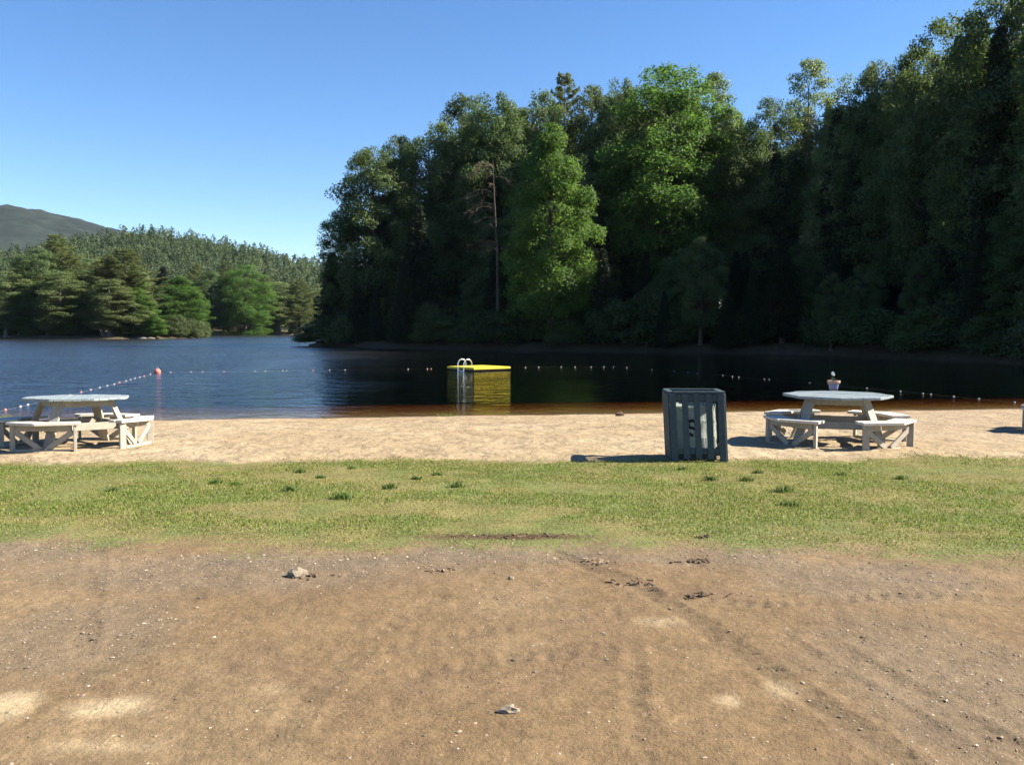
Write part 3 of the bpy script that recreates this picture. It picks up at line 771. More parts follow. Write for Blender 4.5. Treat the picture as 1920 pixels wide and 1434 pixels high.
tag(link('hill_wood', np_mesh('hill_wood', np.concatenate(V), np.concatenate(F), 4, False, {'var': np.concatenate(VAR)}, [M['hill_leaf']])),
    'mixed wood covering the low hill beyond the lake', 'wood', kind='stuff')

# ------------------------------------------------------------------ shaped boards
def box_mesh(name, p0, p1, up, w, t, m, bev=0.004):
    """board from p0 to p1, width w across, thickness t along up"""
    p0, p1, up = Vector(p0), Vector(p1), Vector(up).normalized()
    d = (p1 - p0).normalized(); s = d.cross(up).normalized(); up = s.cross(d).normalized()
    bm = bmesh.new()
    vs_ = [bm.verts.new(p + s * (a * w / 2) + up * (b_ * t / 2)) for p in (p0, p1) for a, b_ in ((-1, -1), (1, -1), (1, 1), (-1, 1))]
    for f in ((0, 1, 2, 3), (7, 6, 5, 4), (0, 4, 5, 1), (1, 5, 6, 2), (2, 6, 7, 3), (3, 7, 4, 0)): bm.faces.new([vs_[i] for i in f])
    bmesh.ops.recalc_face_normals(bm, faces=bm.faces[:])
    if bev: bmesh.ops.bevel(bm, geom=bm.edges[:], offset=bev, segments=1, affect='EDGES')
    me = bpy.data.meshes.new(name); bm.to_mesh(me); bm.free(); me.materials.append(m)
    return me
def prism_mesh(name, poly, z0, z1, m, bev=0.004):
    bm = bmesh.new()
    lo = [bm.verts.new((x, y, z0)) for x, y in poly]; hi = [bm.verts.new((x, y, z1)) for x, y in poly]
    n = len(poly)
    bm.faces.new(lo[::-1]); bm.faces.new(hi)
    for i in range(n): bm.faces.new((lo[i], lo[(i + 1) % n], hi[(i + 1) % n], hi[i]))
    bmesh.ops.recalc_face_normals(bm, faces=bm.faces[:])
    if bev: bmesh.ops.bevel(bm, geom=bm.edges[:], offset=bev, segments=1, affect='EDGES')
    me = bpy.data.meshes.new(name); bm.to_mesh(me); bm.free(); me.materials.append(m)
    return me
def clip_poly(poly, a, b_, c):
    """keep a*x+b*y<=c"""
    out = []
    for i in range(len(poly)):
        p, q = poly[i], poly[(i + 1) % len(poly)]
        fp, fq = a * p[0] + b_ * p[1] - c, a * q[0] + b_ * q[1] - c
        if fp <= 0: out.append(p)
        if fp * fq < 0:
            t = fp / (fp - fq); out.append((p[0] + t * (q[0] - p[0]), p[1] + t * (q[1] - p[1])))
    return out

# ------------------------------------------------------------------ picnic tables
M['paint_cream'] = plain('worn_cream_paint', (0.327, 0.293, 0.240), 0.75, 0.14, 14, bump=0.002, col2=(0.30, 0.255, 0.20), c2lo=0.56, c2hi=0.72)
M['paint_seat'] = plain('worn_white_seat_paint', (0.490, 0.458, 0.395), 0.65, 0.10, 14, bump=0.002, col2=(0.45, 0.41, 0.35), c2lo=0.60, c2hi=0.75)
M['paint_top'] = plain('worn_grey_blue_paint', (0.204, 0.242, 0.255), 0.55, 0.14, 10, bump=0.002, col2=(0.17, 0.19, 0.2), c2lo=0.52, c2hi=0.7)
def polar(r_, a): return (r_ * math.cos(a), r_ * math.sin(a))
def build_table():
    parts = []
    RT, ZT = 0.785, 0.75
    octo = [polar(RT, math.radians(45 * k)) for k in range(8)]
    a = math.radians(22.5)                 # planks run across one flat
    nx, ny = -math.sin(a), math.cos(a)
    flat = RT * math.cos(math.radians(22.5)); nP = 12; wP = 2 * flat / nP
    jr = random.Random(3)
    for k in range(nP):
        c0 = -flat + k * wP + 0.003; c1 = c0 + wP - 0.006
        pl = clip_poly(clip_poly(octo, nx, ny, c1), -nx, -ny, -c0)
        dz = jr.uniform(-0.003, 0.003)
        parts.append(('tabletop_plank', prism_mesh('tabletop_plank', pl, ZT - 0.038 + dz, ZT + dz, M['paint_top'])))
    RO, RI, ZS = 1.185, 0.87, 0.43
    for b4 in range(4):
        th = math.radians(90 * b4)
        for s in (-1, 1):                  # two facets meet at the bench's middle
            for (ra, rb) in ((RI, (RI + RO) / 2 - 0.004), ((RI + RO) / 2 + 0.004, RO)):
                e_ = math.radians(s * (31 if ra == RI else 29.5))
                k = lambda rr, an: rr * math.cos(math.radians(22.5)) / math.cos(abs(an) - math.radians(22.5))
                g_ = math.radians(s * 0.25)
                pl = [polar(k(ra, g_), th + g_), polar(k(rb, g_), th + g_), polar(k(rb, e_), th + e_), polar(k(ra, e_), th + e_)]
                parts.append(('seat_board', prism_mesh('seat_board', pl, ZS - 0.038, ZS + jr.uniform(-0.002, 0.002), M['paint_seat'])))
        cx, sx_ = math.cos(th), math.sin(th)
        rad = Vector((cx, sx_, 0)); tan = Vector((-sx_, cx, 0)); up = Vector((0, 0, 1))
        zb = ZS - 0.0385
        # frame under the bench: bottom plate, two posts, two braces, a bearer
        rp = 0.93; hw = 0.46
        parts.append(('bottom_plate', box_mesh('bottom_plate', rad * rp - tan * (hw - 0.052) + up * 0.022, rad * rp + tan * (hw - 0.052) + up * 0.022, up, 0.09, 0.042, M['paint_cream'])))
        parts.append(('bearer', box_mesh('bearer', rad * rp - tan * (hw - 0.05) + up * (zb - 0.045), rad * rp + tan * (hw - 0.05) + up * (zb - 0.045), rad, 0.088, 0.038, M['paint_cream'])))
        for s in (-1, 1):
            q = rad * rp + tan * (s * hw)
            upd = (rad * 0.8 + tan * (s * 0.6)) if s < 0 else (tan * 0.85 - rad * 0.5)
            parts.append(('post', box_mesh('post', q + up * -0.03, q + up * zb, upd, 0.095, 0.042, M['paint_cream'])))
            parts.append(('brace', box_mesh('brace', q * 1.0 - tan * (s * 0.03) + up * (zb - 0.09), rad * rp + tan * (s * 0.05) + up * 0.045, rad, 0.075, 0.034, M['paint_cream'])))
        # sloping leg from the tabletop down to the plate
        parts.append(('leg', box_mesh('leg', rad * 0.52 + up * 0.71, rad * 0.865 + up * -0.02, rad + up * 0.45, 0.14, 0.04, M['paint_cream'])))
        # stretcher at seat level from leg to the next bench's leg, apron below the top
        th2 = math.radians(90 * (b4 + 1)); rad2 = Vector((math.cos(th2), math.sin(th2), 0))
        zo = 0.0 if b4 % 2 else -0.004
        a0, a1 = rad * 0.69, rad2 * 0.69; dd = (a1 - a0).normalized()
        parts.append(('stretcher', box_mesh('stretcher', a0 - dd * 0.16 + up * (zb - 0.062 + zo), a1 + dd * 0.16 + up * (zb - 0.062 + zo), (rad + rad2), 0.11, 0.036, M['paint_cream'])))
        a0, a1 = rad * 0.57, rad2 * 0.57
        parts.append(('apron', box_mesh('apron', a0 + up * (0.66 + zo), a1 + up * (0.66 + zo), (rad + rad2), 0.09, 0.036, M['paint_cream'])))
    return parts
TABLE = build_table()
def put_table(x, y, rot, label):
    z = min(ground_z(x + dx, y + dy) for dx in (-0.9, 0, 0.9) for dy in (-0.9, 0, 0.9))
    e = thing('picnic_table', label, 'picnic table', (x, y, z + 0.012), rot, 'octagonal picnic tables on the sand')
    for nm, me in TABLE: link(nm, me, None, e)
    return e
tR = at_y(1570, 736, 13.3); tL = at_y(143, 744, 12.95)
eR = put_table(tR.x, 13.3, math.radians(-62), 'weathered octagonal picnic table with a flower pot on its grey-blue top')
eL = put_table(tL.x, 12.95, math.radians(-92), 'cream octagonal picnic table with nothing on it, opposite the red ball buoy')
e3 = put_table(9.86, 15.0, math.radians(-75), 'picnic table cut off by the photo\'s edge, only a seat corner and shadow showing')

eL.scale = (0.95, 0.95, 0.97); eL.rotation_euler = (0, math.radians(-1.6), math.radians(-92))
# ------------------------------------------------------------------ flower pot on the table
def lathe(name, prof, n, m, smooth=True, closed_bottom=True):
    V = [(r_ * math.cos(2 * math.pi * k / n), r_ * math.sin(2 * math.pi * k / n), z) for r_, z in prof for k in range(n)]
    F = [(i * n + k, i * n + (k + 1) % n, (i + 1) * n + (k + 1) % n, (i + 1) * n + k) for i in range(len(prof) - 1) for k in range(n)]
    me = bpy.data.meshes.new(name); me.from_pydata(V, [], F); me.materials.append(m)
    if smooth: me.polygons.foreach_set('use_smooth', [True] * len(F))
    return me
M['pot_blue'] = plain('pot_blue_glaze', (0.136, 0.170, 0.323), 0.55, 0.15, 25)
M['pot_rim'] = plain('terracotta', (0.306, 0.204, 0.162), 0.8, 0.15, 25)
M['soil'] = plain('pot_soil', (0.03, 0.022, 0.016), 0.95, 0.3, 60)
M['stem'] = plain('dark_stem', (0.02, 0.03, 0.012), 0.8, 0.2, 40)
M['petal'] = plain('white_petal', (0.82, 0.82, 0.80), 0.6, 0.05, 30)
pp = at_z(1563, 731, eR.location.z + 0.75)
pot = thing('flower_pot', 'small blue flower pot with terracotta rim and white bloom on table', 'flower pot', (pp.x, pp.y, eR.location.z + 0.752))
link('pot_body', lathe('pot_body', [(0.0, 0.0), (0.055, 0.0), (0.062, 0.004), (0.082, 0.10), (0.082, 0.104)], 24, M['pot_blue']), None, pot)
link('rim', lathe('pot_rim', [(0.084, 0.100), (0.098, 0.102), (0.102, 0.145), (0.098, 0.15), (0.088, 0.148), (0.086, 0.12)], 24, M['pot_rim']), None, pot)
link('soil', lathe('pot_soil', [(0.087, 0.128), (0.05, 0.134), (0.0, 0.136)], 20, M['soil']), None, pot)
T = Tubes()
for k in range(7):
    a = k * 0.9; T.add([(0.01 * math.cos(a), 0.01 * math.sin(a), 0.13), (0.025 * math.cos(a), 0.025 * math.sin(a), 0.17), (0.06 * math.cos(a), 0.06 * math.sin(a), 0.185 + 0.01 * (k % 3))], [0.004, 0.006, 0.001], 4)
T.add([(0, 0, 0.13), (-0.004, 0, 0.19), (-0.012, 0, 0.27)], [0.003, 0.003, 0.002], 5)
link('stem', T.mesh('stem', M['stem']), None, pot)
r = np.random.default_rng(5)
cen, nr = [], []
for k in range(16):
    d = unit(r.normal(size=3)); cen.append(np.array([-0.012, 0, 0.262]) + d * [0.022, 0.02, 0.030]); nr.append(d)
v, f = leaf_cards(r, np.array(cen), np.array(nr), np.full(16, 0.045), 0.8)
link('bloom', np_mesh('bloom', v, f, 4, False, None, [M['petal']]), None, pot)

# ------------------------------------------------------------------ slatted litter bin (racked towards the left), drum inside
M['bin_paint'] = plain('slate_paint', (0.046, 0.064, 0.075), 0.6, 0.18, 18, bump=0.002, col2=(0.08, 0.098, 0.105), c2lo=0.6, c2hi=0.8)
M['drum'] = plain('drum_galvanised', (0.204, 0.246, 0.204), 0.5, 0.2, 7, metal=0.0, stretch=(1, 1, 0.4), col2=(0.22, 0.26, 0.22), c2lo=0.5, c2hi=0.65)
M['black'] = plain('black_stencil', (0.012, 0.012, 0.012), 0.7, 0.1, 20)
m, ns, lk, b = mat('bin_liner')
b.inputs['Base Color'].default_value = (0.75, 0.78, 0.78, 1); b.inputs['Roughness'].default_value = 0.22; b.inputs['Alpha'].default_value = 0.30
nz = nd(ns, 'ShaderNodeTexCoord'); bp = nd(ns, 'ShaderNodeBump'); bp.inputs['Distance'].default_value = 0.03; bp.inputs['Strength'].default_value = 1
mpp = nd(ns, 'ShaderNodeMapping'); mpp.inputs['Scale'].default_value = (1, 1, 0.25); lk.new(nz.outputs['Object'], mpp.inputs['Vector'])
lk.new(noise(ns, lk, 14, 4, 0.6, mpp.outputs[0], 0.5), bp.inputs['Height']); lk.new(bp.outputs[0], b.inputs['Normal'])
M['liner'] = m
bc = at_z(1316, 867); BX, BY = bc.x, bc.y + 0.36
HB, HW = 0.90, 0.345
bz = ground_z(BX, BY)
SH = Matrix(((1, 0, -0.055, 0), (0, 0.78, 0, 0), (0, 0, 1, 0), (0, 0, 0, 1)))
litter = thing('litter_bin', 'slate-grey slatted wooden litter bin at the edge of the lawn', 'litter bin', (BX, BY, bz - 0.005), math.radians(-3))
def binpart(nm, me):
    me.transform(SH); return link(nm, me, None, litter)
for side in range(4):
    R4 = Matrix.Rotation(math.pi / 2 * side, 4, 'Z')
    o_ = HW + 0.011 + (0.0006 * side)
    for k in range(5):
        u = (-0.305, -0.150, 0.0, 0.150, 0.305)[k]
        w_ = 0.085 if k in (0, 4) else 0.078
        me = box_mesh('slat', (u, -o_, 0.035 if k not in (0, 4) else 0.0), (u, -o_, HB - 0.03 if k not in (0, 4) else HB - 0.028), (0, -1, 0), w_, 0.02, M['bin_paint'])
        me.transform(R4); binpart('slat', me)
    for z_, h_ in ((0.135, 0.08), (HB - 0.085, 0.085)):
        me = box_mesh('rail', (-HW + 0.024, -HW + 0.0125, z_), (HW - 0.024, -HW + 0.0125, z_), (0, -1, 0), h_, 0.022, M['bin_paint'])
        me.transform(R4); binpart('rail', me)
    me = box_mesh('rim_board', (-HW - 0.012 + 0.07, -HW + 0.018, HB - 0.013), (HW + 0.012, -HW + 0.018, HB - 0.013), (0, 0, 1), 0.07, 0.024, M['bin_paint'])
    me.transform(R4); binpart('rim_board', me)
    me = box_mesh('corner_post', (-HW + 0.025, -HW + 0.025, 0.02), (-HW + 0.025, -HW + 0.025, HB - 0.03), (1, 0, 0), 0.045, 0.045, M['bin_paint'])
    me.transform(R4); binpart('corner_post', me)
drum = thing('trash_drum', 'pale green metal drum with clear liner inside the slatted litter bin', 'trash drum', (BX - 0.02, BY, bz + 0.0), math.radians(-3))
def drumpart(nm, me):
    me.transform(SH); return link(nm, me, None, drum)
prof = [(0.0, 0.10), (0.27, 0.10), (0.275, 0.105), (0.275, 0.28), (0.283, 0.29), (0.275, 0.30), (0.275, 0.50), (0.283, 0.51), (0.275, 0.52), (0.275, 0.68), (0.282, 0.69), (0.270, 0.695), (0.268, 0.14), (0, 0.13)]
drumpart('drum_body', lathe('drum_body', prof, 40, M['drum']))
drumpart('base_block', box_mesh('base_block', (-0.26, 0, 0.05), (0.26, 0, 0.05), (0, 0, 1), 0.40, 0.105, M['bin_paint']))
rb = np.random.default_rng(8)
V, F = [], []; nn = 48
for i, z_ in enumerate(np.linspace(0.16, 0.715, 14)):
    for k in range(nn):
        a = 2 * math.pi * k / nn; rr = 0.290 + 0.006 * math.sin(k * 2.3 + i * 0.4) + 0.004 * rb.normal() + (0.012 if z_ > 0.69 else 0)
        V.append((rr * math.cos(a), rr * math.sin(a), z_))
for i in range(13):
    for k in range(nn): F.append((i * nn + k, i * nn + (k + 1) % nn, (i + 1) * nn + (k + 1) % nn, (i + 1) * nn + k))
drumpart('liner', np_mesh('liner', V, F, 4, True, None, [M['liner']]))
# black stencil on the drum, an S-like mark made of short curved strokes
def stroke(a0, a1, cx_, cz_, rad_, w_):
    V, n_ = [], 10; RD = 0.300
    for i in range(n_ + 1):
        a = math.radians(a0 + (a1 - a0) * i / n_)
        for rr in (rad_ - w_ / 2, rad_ + w_ / 2):
            x_ = cx_ + rr * math.cos(a); z_ = cz_ + rr * math.sin(a); th = x_ / RD
            V.append((RD * math.sin(th), -RD * math.cos(th), z_))
    return V, [(2 * i, 2 * i + 1, 2 * i + 3, 2 * i + 2) for i in range(n_)]
V, F = [], []
for s_ in ((15, 165, -0.045, 0.470, 0.048, 0.036), (180, 290, -0.045, 0.470, 0.048, 0.036), (80, -55, -0.040, 0.375, 0.045, 0.036), (-80, -160, -0.040, 0.375, 0.045, 0.036)):
    v, f = stroke(*s_); F += [tuple(i + len(V) for i in q) for q in f]; V += v
me = bpy.data.meshes.new('stencil_mark'); me.from_pydata(V, [], F); me.materials.append(M['black']); drumpart('stencil_mark', me)

# ------------------------------------------------------------------ swim raft
M['raft'] = plain('yellow_plastic', (0.527, 0.425, 0.025), 0.5, 0.08, 3)
M['raft_dark'] = plain('dark_float', (0.03, 0.03, 0.028), 0.7, 0.2, 5)
M['chrome'] = plain('steel_rail', (0.72, 0.72, 0.72), 0.25, 0.05, 10, metal=0.8)
nc = at_z(888, 697.5, WATER_Z); s_ = 2.30; th = math.radians(38.5)
ux = Vector((math.cos(th), math.sin(th), 0)); uy = Vector((-math.sin(th), math.cos(th), 0))
raft = thing('swim_raft', 'square yellow swim raft with a ladder floating off the beach', 'raft', (nc.x, nc.y, WATER_Z), th)
me = prism_mesh('deck', [(0, 0), (s_, 0), (s_, s_), (0, s_)], 0.095, 0.205, M['raft'], 0.02); link('deck', me, None, raft)
me = prism_mesh('underside_float', [(0.12, 0.12), (s_ - 0.12, 0.12), (s_ - 0.12, s_ - 0.12), (0.12, s_ - 0.12)], -0.25, 0.10, M['raft_dark'], 0.01); link('underside_float', me, None, raft)
for k in range(8):
    me = box_mesh('deck_rib', (0.06, 0.15 + k * 0.285, 0.206), (s_ - 0.06, 0.15 + k * 0.285, 0.206), (0, 0, 1), 0.235, 0.014, M['raft'], 0.004); link('deck_rib', me, None, raft)
for yy in (0.62, 1.12):
    T = Tubes(); P_ = []
    for i in range(15):
        a = math.pi * i / 14; P_.append((0.10 + 0.24 * math.cos(a), yy, 0.36 + 0.24 * math.sin(a)))
    P_ = [(0.34, yy, 0.22)] + P_ + [(-0.14, yy, 0.1), (-0.14, yy, -0.8)]
    T.add(P_, [0.024] * len(P_), 8); link('ladder_rail', T.mesh('ladder_rail', M['chrome']), None, raft)
for z_ in (0.02, -0.28, -0.56):
    T = Tubes(); T.add([(-0.14, 0.62, z_), (-0.14, 1.12, z_)], [0.02, 0.02], 8); link('ladder_rung', T.mesh('ladder_rung', M['chrome']), None, raft)

# ------------------------------------------------------------------ swim line: rope, floats, ball buoy
M['float_white'] = plain('white_float', (0.294, 0.273, 0.252), 0.5, 0.08, 30)
M['float_red'] = plain('faded_red_float', (0.434, 0.154, 0.119), 0.5, 0.1, 30)
M['buoy_red'] = plain('red_buoy', (0.527, 0.145, 0.119), 0.45, 0.1, 10)
M['rope'] = plain('pale_rope', (0.20, 0.20, 0.18), 0.8, 0.2, 50)
LINES = [
    ('beach', [(-70, 788), (-30, 779), (10, 768.5), (38, 762.5), (52, 759), (96, 748.5), (131, 741), (152, 735.5), (170, 731), (187, 727), (201, 723.5), (214, 720.5), (224, 717.5), (236, 714.5), (245, 712), (253, 709.5), (262, 707.5), (270, 705.5), (282, 702)],
     'small pale float on the line from the beach to the red ball buoy', 'floats between beach and ball buoy'),
    ('middle', [(320, 698), (358, 697.5), (380, 697.5), (420, 697), (478, 696.5), (497, 696), (530, 695), (537, 695), (587, 694.5), (618, 694), (647, 693.5), (765, 692), (801, 691.5), (808, 691.5)],
     'small pale float on the line from the red ball buoy to the raft', 'floats between ball buoy and raft'),
    ('right', [(985, 689), (1010, 688.5), (1052, 688), (1078, 688), (1108, 688), (1132, 688), (1150, 688), (1175, 689), (1222, 693), (1264, 696), (1290, 698), (1308, 700), (1355, 704), (1373, 706), (1385, 707), (1433, 711), (1442, 711.5), (1518, 718), (1625, 728), (1688, 734), (1730, 738), (1745, 739.5), (1788, 743.5), (1835, 748), (1902, 754.5)],
     'small pale float on the shaded line between the raft and the wooded shore', 'floats beyond the raft in the shade')]
fp = [(0.0, -0.075), (0.018, -0.075), (0.040, -0.060), (0.055, -0.025), (0.058, 0.0), (0.055, 0.025), (0.040, 0.060), (0.018, 0.075), (0.0, 0.075)]
fw = lathe('float_white', fp, 12, M['float_white']); frd = lathe('float_red', fp, 12, M['float_red'])
rot90 = Matrix.Rotation(math.pi / 2, 4, 'Y'); fw.transform(rot90); frd.transform(rot90)
kf = 0
for key, pts, lab, grp in LINES:
    W = [at_z(px, py, WATER_Z - 0.008) for px, py in pts]
    for i, p in enumerate(W):
        o = link('float', frd if (kf % 5 == 2 and key != 'right') else fw); kf += 1
        nb_ = W[min(i + 1, len(W) - 1)] - W[max(i - 1, 0)]
        o.location = p; o.scale = (0.66,) * 3 if key == 'beach' else (0.52,) * 3; o.rotation_euler = (0, 0, math.atan2(nb_.y, nb_.x))
        tag(o, (lab.replace('pale', 'faded red') if o.data == frd else lab), 'float', (grp if o.data != frd else 'red ' + grp))
    T = Tubes(); T.add([(p.x, p.y, WATER_Z - 0.012) for p in W], [0.005] * len(W), 5)
    tag(link('swim_rope', T.mesh('swim_rope', M['rope'])), {'beach': 'thin rope lying on the water from the beach to the red ball buoy', 'middle': 'thin rope lying on the water from the red ball buoy to raft',
        'right': 'thin rope lying on the shaded water from the raft to shore'}[key], 'rope', 'swim area ropes')
bpz = at_z(295, 699.5, WATER_Z)
bu = thing('ball_buoy', 'round red ball buoy at the corner of the swim line', 'buoy', (bpz.x, bpz.y, WATER_Z + 0.06))
link('ball', lathe('buoy_ball', [(0.16 * math.sin(math.pi * i / 14), -0.16 * math.cos(math.pi * i / 14)) for i in range(15)], 24, M['buoy_red']), None, bu)
T = Tubes(); T.add([(0.05 * math.cos(a), 0, 0.17 + 0.05 * math.sin(a)) for a in np.linspace(-0.3, 3.4, 9)], [0.014] * 9, 6); link('lifting_eye', T.mesh('lifting_eye', M['float_white']), None, bu)

# ------------------------------------------------------------------ grass blades, tufts
m, ns, lk, b = mat('grass_blade')
at_ = nd(ns, 'ShaderNodeAttribute', attribute_name='Col'); lk.new(at_.outputs['Color'], b.inputs['Base Color'])
b.inputs['Roughness'].default_value = 0.55; b.inputs['Specular IOR Level'].default_value = 0.25
tr = nd(ns, 'ShaderNodeBsdfTranslucent'); lk.new(at_.outputs['Color'], tr.inputs['Color'])
mx = nd(ns, 'ShaderNodeMixShader'); mx.inputs[0].default_value = 0.4; lk.new(b.outputs[0], mx.inputs[1]); lk.new(tr.outputs[0], mx.inputs[2])
lk.new(mx.outputs[0], ns['Material Output'].inputs['Surface'])
M['grass'] = m
def gz(x, y):
    j = np.clip(np.searchsorted(xs, x), 1, len(xs) - 1); i = np.clip(np.searchsorted(ys, y), 1, len(ys) - 1)
    return Z[i, j]
def blades(r, x, y, h, w, colr, lean=0.6):
    n = len(x); a = r.uniform(0, 6.283, n); z = gz(x, y) - 0.004
    sx_, sy_ = np.cos(a) * w / 2, np.sin(a) * w / 2
    la = r.uniform(0, 6.283, n); ln = h * lean * r.uniform(0.2, 1.2, n)
    tx, ty = np.cos(la) * ln, np.sin(la) * ln
    V = np.stack([np.c_[x - sx_, y - sy_, z], np.c_[x + sx_, y + sy_, z], np.c_[x + tx * 0.4 + sx_ * .8, y + ty * .4 + sy_ * .8, z + h * .62],
                  np.c_[x + tx, y + ty, z + h], np.c_[x + tx * .4 - sx_ * .8, y + ty * .4 - sy_ * .8, z + h * .62]], 1).reshape(-1, 3)
    i = np.arange(n) * 5
    F = np.concatenate([np.c_[i, i + 1, i + 2], np.c_[i, i + 2, i + 4], np.c_[i + 4, i + 2, i + 3]])
    return V, F, np.repeat(colr, 5, 0)
r = np.random.default_rng(77)
n = 330000
x = r.uniform(-9.5, 9.5, n); y = r.uniform(6.0, 11.9, n)
keep = (np.abs(x) < 0.78 * y + 0.6)
x, y = x[keep], y[keep]
ln_, lf_ = lawn_near(x), lawn_far(x)
patch = fbm(x * 1.1, y * 1.6, 91, 4); patch2 = fbm(x * 4, y * 5, 92, 3)
den = sstep(-0.35, 0.9, y - ln_ + 1.2 * (patch - 0.5) + 0.5 * (patch2 - 0.5)) * (1 - sstep(-0.25, 0.35, y - lf_ + 0.8 * (patch2 - 0.5)))
den *= 0.35 + 0.65 * sstep(0.32, 0.5, patch2 * 0.6 + patch * 0.4)
mulc = at_z(950, 1004)
den *= 1 - 0.93 * (((x - mulc.x) / 0.95) ** 2 + ((y - mulc.y) / 0.07) ** 2 < 1 + 1.2 * (patch2 - 0.5))
keep = r.uniform(0, 1, len(x)) < den
x, y, patch, patch2 = x[keep], y[keep], patch[keep], patch2[keep]
lush = sstep(0.32, 0.64, patch + 0.10 * np.exp(-((y - lawn_near(x) - 2.2) / 1.2) ** 2))
straw = r.uniform(0, 1, len(x)) < (0.36 - 0.24 * lush + 0.25 * (1 - sstep(0, 1.3, y - lawn_near(x))) + 0.3 * sstep(-0.5, 0.2, y - lawn_far(x)))
gcol = np.array([0.275, 0.285, 0.058])[None] * (1 - lush[:, None]) + np.array([0.185, 0.255, 0.042])[None] * lush[:, None]
gcol = gcol * 0.84 * r.uniform(0.7, 1.25, len(x))[:, None]
gcol = np.where(straw[:, None], np.array([0.31, 0.255, 0.115])[None] * r.uniform(0.7, 1.2, len(x))[:, None], gcol)
hh = (0.012 + 0.011 * lush) * (0.55 + 0.45 * sstep(0, 1, y - lawn_near(x))) * r.uniform(0.5, 1.5, len(x))
V, F, cl = blades(r, x, y, hh, r.uniform(0.005, 0.010, len(x)), gcol, 0.9)
tag(link('grass', np_mesh('grass', V, F, 3, False, {'Col': cl}, [M['grass']])), 'short patchy green grass blades on the lawn', 'grass', kind='stuff')
TUFTS = [(545, 921, 1.2), (640, 936, 1.4), (562, 886, .9), (405, 906, .9), (445, 909, .8), (730, 916, 1.1), (855, 912, 1.2), (820, 890, .7), (602, 897, .7), (660, 879, .7), (1332, 901, 1.2), (1400, 902, 1.0), (1468, 921, 1.4),
         (1480, 946, 1.2), (1575, 890, .9), (1690, 897, 1.0), (1280, 881, .8), (780, 898, .8), (210, 921, .8), (1420, 887, .8)]
for k, (px, py, s) in enumerate(TUFTS):
    c = at_z(px, py); nb_ = 90
    rr = np.minimum(np.abs(r.normal(0, 0.04 * s, nb_)), 0.055 * s); aa = r.uniform(0, 6.283, nb_)
    bx, by = c.x + 1.4 * rr * np.cos(aa), c.y + rr * np.sin(aa)
    V, F, cl = blades(r, bx, by, 0.050 * s * r.uniform(0.4, 1.3, nb_), r.uniform(0.008, 0.015, nb_), np.array([[0.095, 0.145, 0.034]]) * r.uniform(0.6, 1.4, nb_)[:, None], 0.9)
    z_ = ground_z(c.x, c.y); V = V - np.array([c.x, c.y, z_])
    o = link('grass_tuft', np_mesh('grass_tuft', V, F, 3, False, {'Col': cl}, [M['grass']])); o.location = (c.x, c.y, z_)
    tag(o, 'small tuft of darker coarse grass standing out of the lawn', 'grass tuft', 'dark grass tufts on the lawn')
# reeds at the water's edge
for px, py, lab in ((6, 792, 'small green reed clump at the waterline behind the bare picnic table'), (838, 779, 'tiny pale grass tuft at the waterline below the raft')):
    c = at_z(px, py, WATER_Z + 0.03); nb_ = 90
    bx, by = c.x + r.normal(0, 0.13, nb_), c.y + r.normal(0, 0.1, nb_)
    V, F, cl = blades(r, bx, by, r.uniform(0.08, 0.22, nb_) * (1 if px < 100 else 0.5), np.full(nb_, 0.012), np.array([[0.13, 0.16, 0.04]]) * r.uniform(0.6, 1.5, nb_)[:, None], 0.5)
    V = V - np.array([c.x, c.y, 0])
    o = link('reed_clump', np_mesh('reed_clump', V, F, 3, False, {'Col': cl}, [M['grass']])); o.location = (c.x, c.y, 0); tag(o, lab, 'plant')

# ------------------------------------------------------------------ gravel, stones, debris
m, ns, lk, b = mat('pebble')
at_ = nd(ns, 'ShaderNodeAttribute', attribute_name='Col'); lk.new(at_.outputs['Color'], b.inputs['Base Color']); b.inputs['Roughness'].default_value = 0.85
M['pebble'] = m
OCT = np.array([(1, 0, 0), (0, 1, 0), (-1, 0, 0), (0, -1, 0), (0, 0, 0.8), (0, 0, -0.8), (.62, .62, .25), (-.62, .62, .3), (-.62, -.62, .2), (.62, -.62, .3)], float)
OF = np.array([(0, 6, 4), (6, 1, 4), (1, 7, 4), (7, 2, 4), (2, 8, 4), (8, 3, 4), (3, 9, 4), (9, 0, 4)])
def pebbles(r, x, y, s, colr):
    n = len(x); a = r.uniform(0, 6.283, n); ca, sa = np.cos(a), np.sin(a)
    sc_ = np.c_[s * r.uniform(.7, 1.3, n), s * r.uniform(.6, 1.1, n), s * r.uniform(.35, .7, n)]
    L = OCT[None] * sc_[:, None, :] * r.uniform(0.8, 1.2, (n, 10, 1))
    X = L[..., 0] * ca[:, None] - L[..., 1] * sa[:, None] + x[:, None]; Y = L[..., 0] * sa[:, None] + L[..., 1] * ca[:, None] + y[:, None]
    Zp = L[..., 2] + (gz(x, y) + s * 0.10)[:, None]
    return np.stack([X, Y, Zp], -1).reshape(-1, 3), (OF[None] + (np.arange(n) * 10)[:, None, None]).reshape(-1, 3), np.repeat(colr, 10, 0)
n = 90000
x = r.uniform(-6, 6, n); y = r.uniform(2.6, 7.4, n); k_ = np.abs(x) < 0.7 * y + 0.4; x, y = x[k_], y[k_]
j = np.clip(np.searchsorted(xs, x), 1, len(xs) - 1); i = np.clip(np.searchsorted(ys, y), 1, len(ys) - 1)
k_ = r.uniform(0, 1, len(x)) < np.clip(gravm[i, j] * 0.40 + 0.09 + 0.5 * np.exp(-((y - lawn_near(x) + 0.3) / 0.3) ** 2) * sstep(0.42, 0.6, fbm(x * 1.3 + 3, y * 2.2, 47, 3)), 0, 1); x, y = x[k_], y[k_]
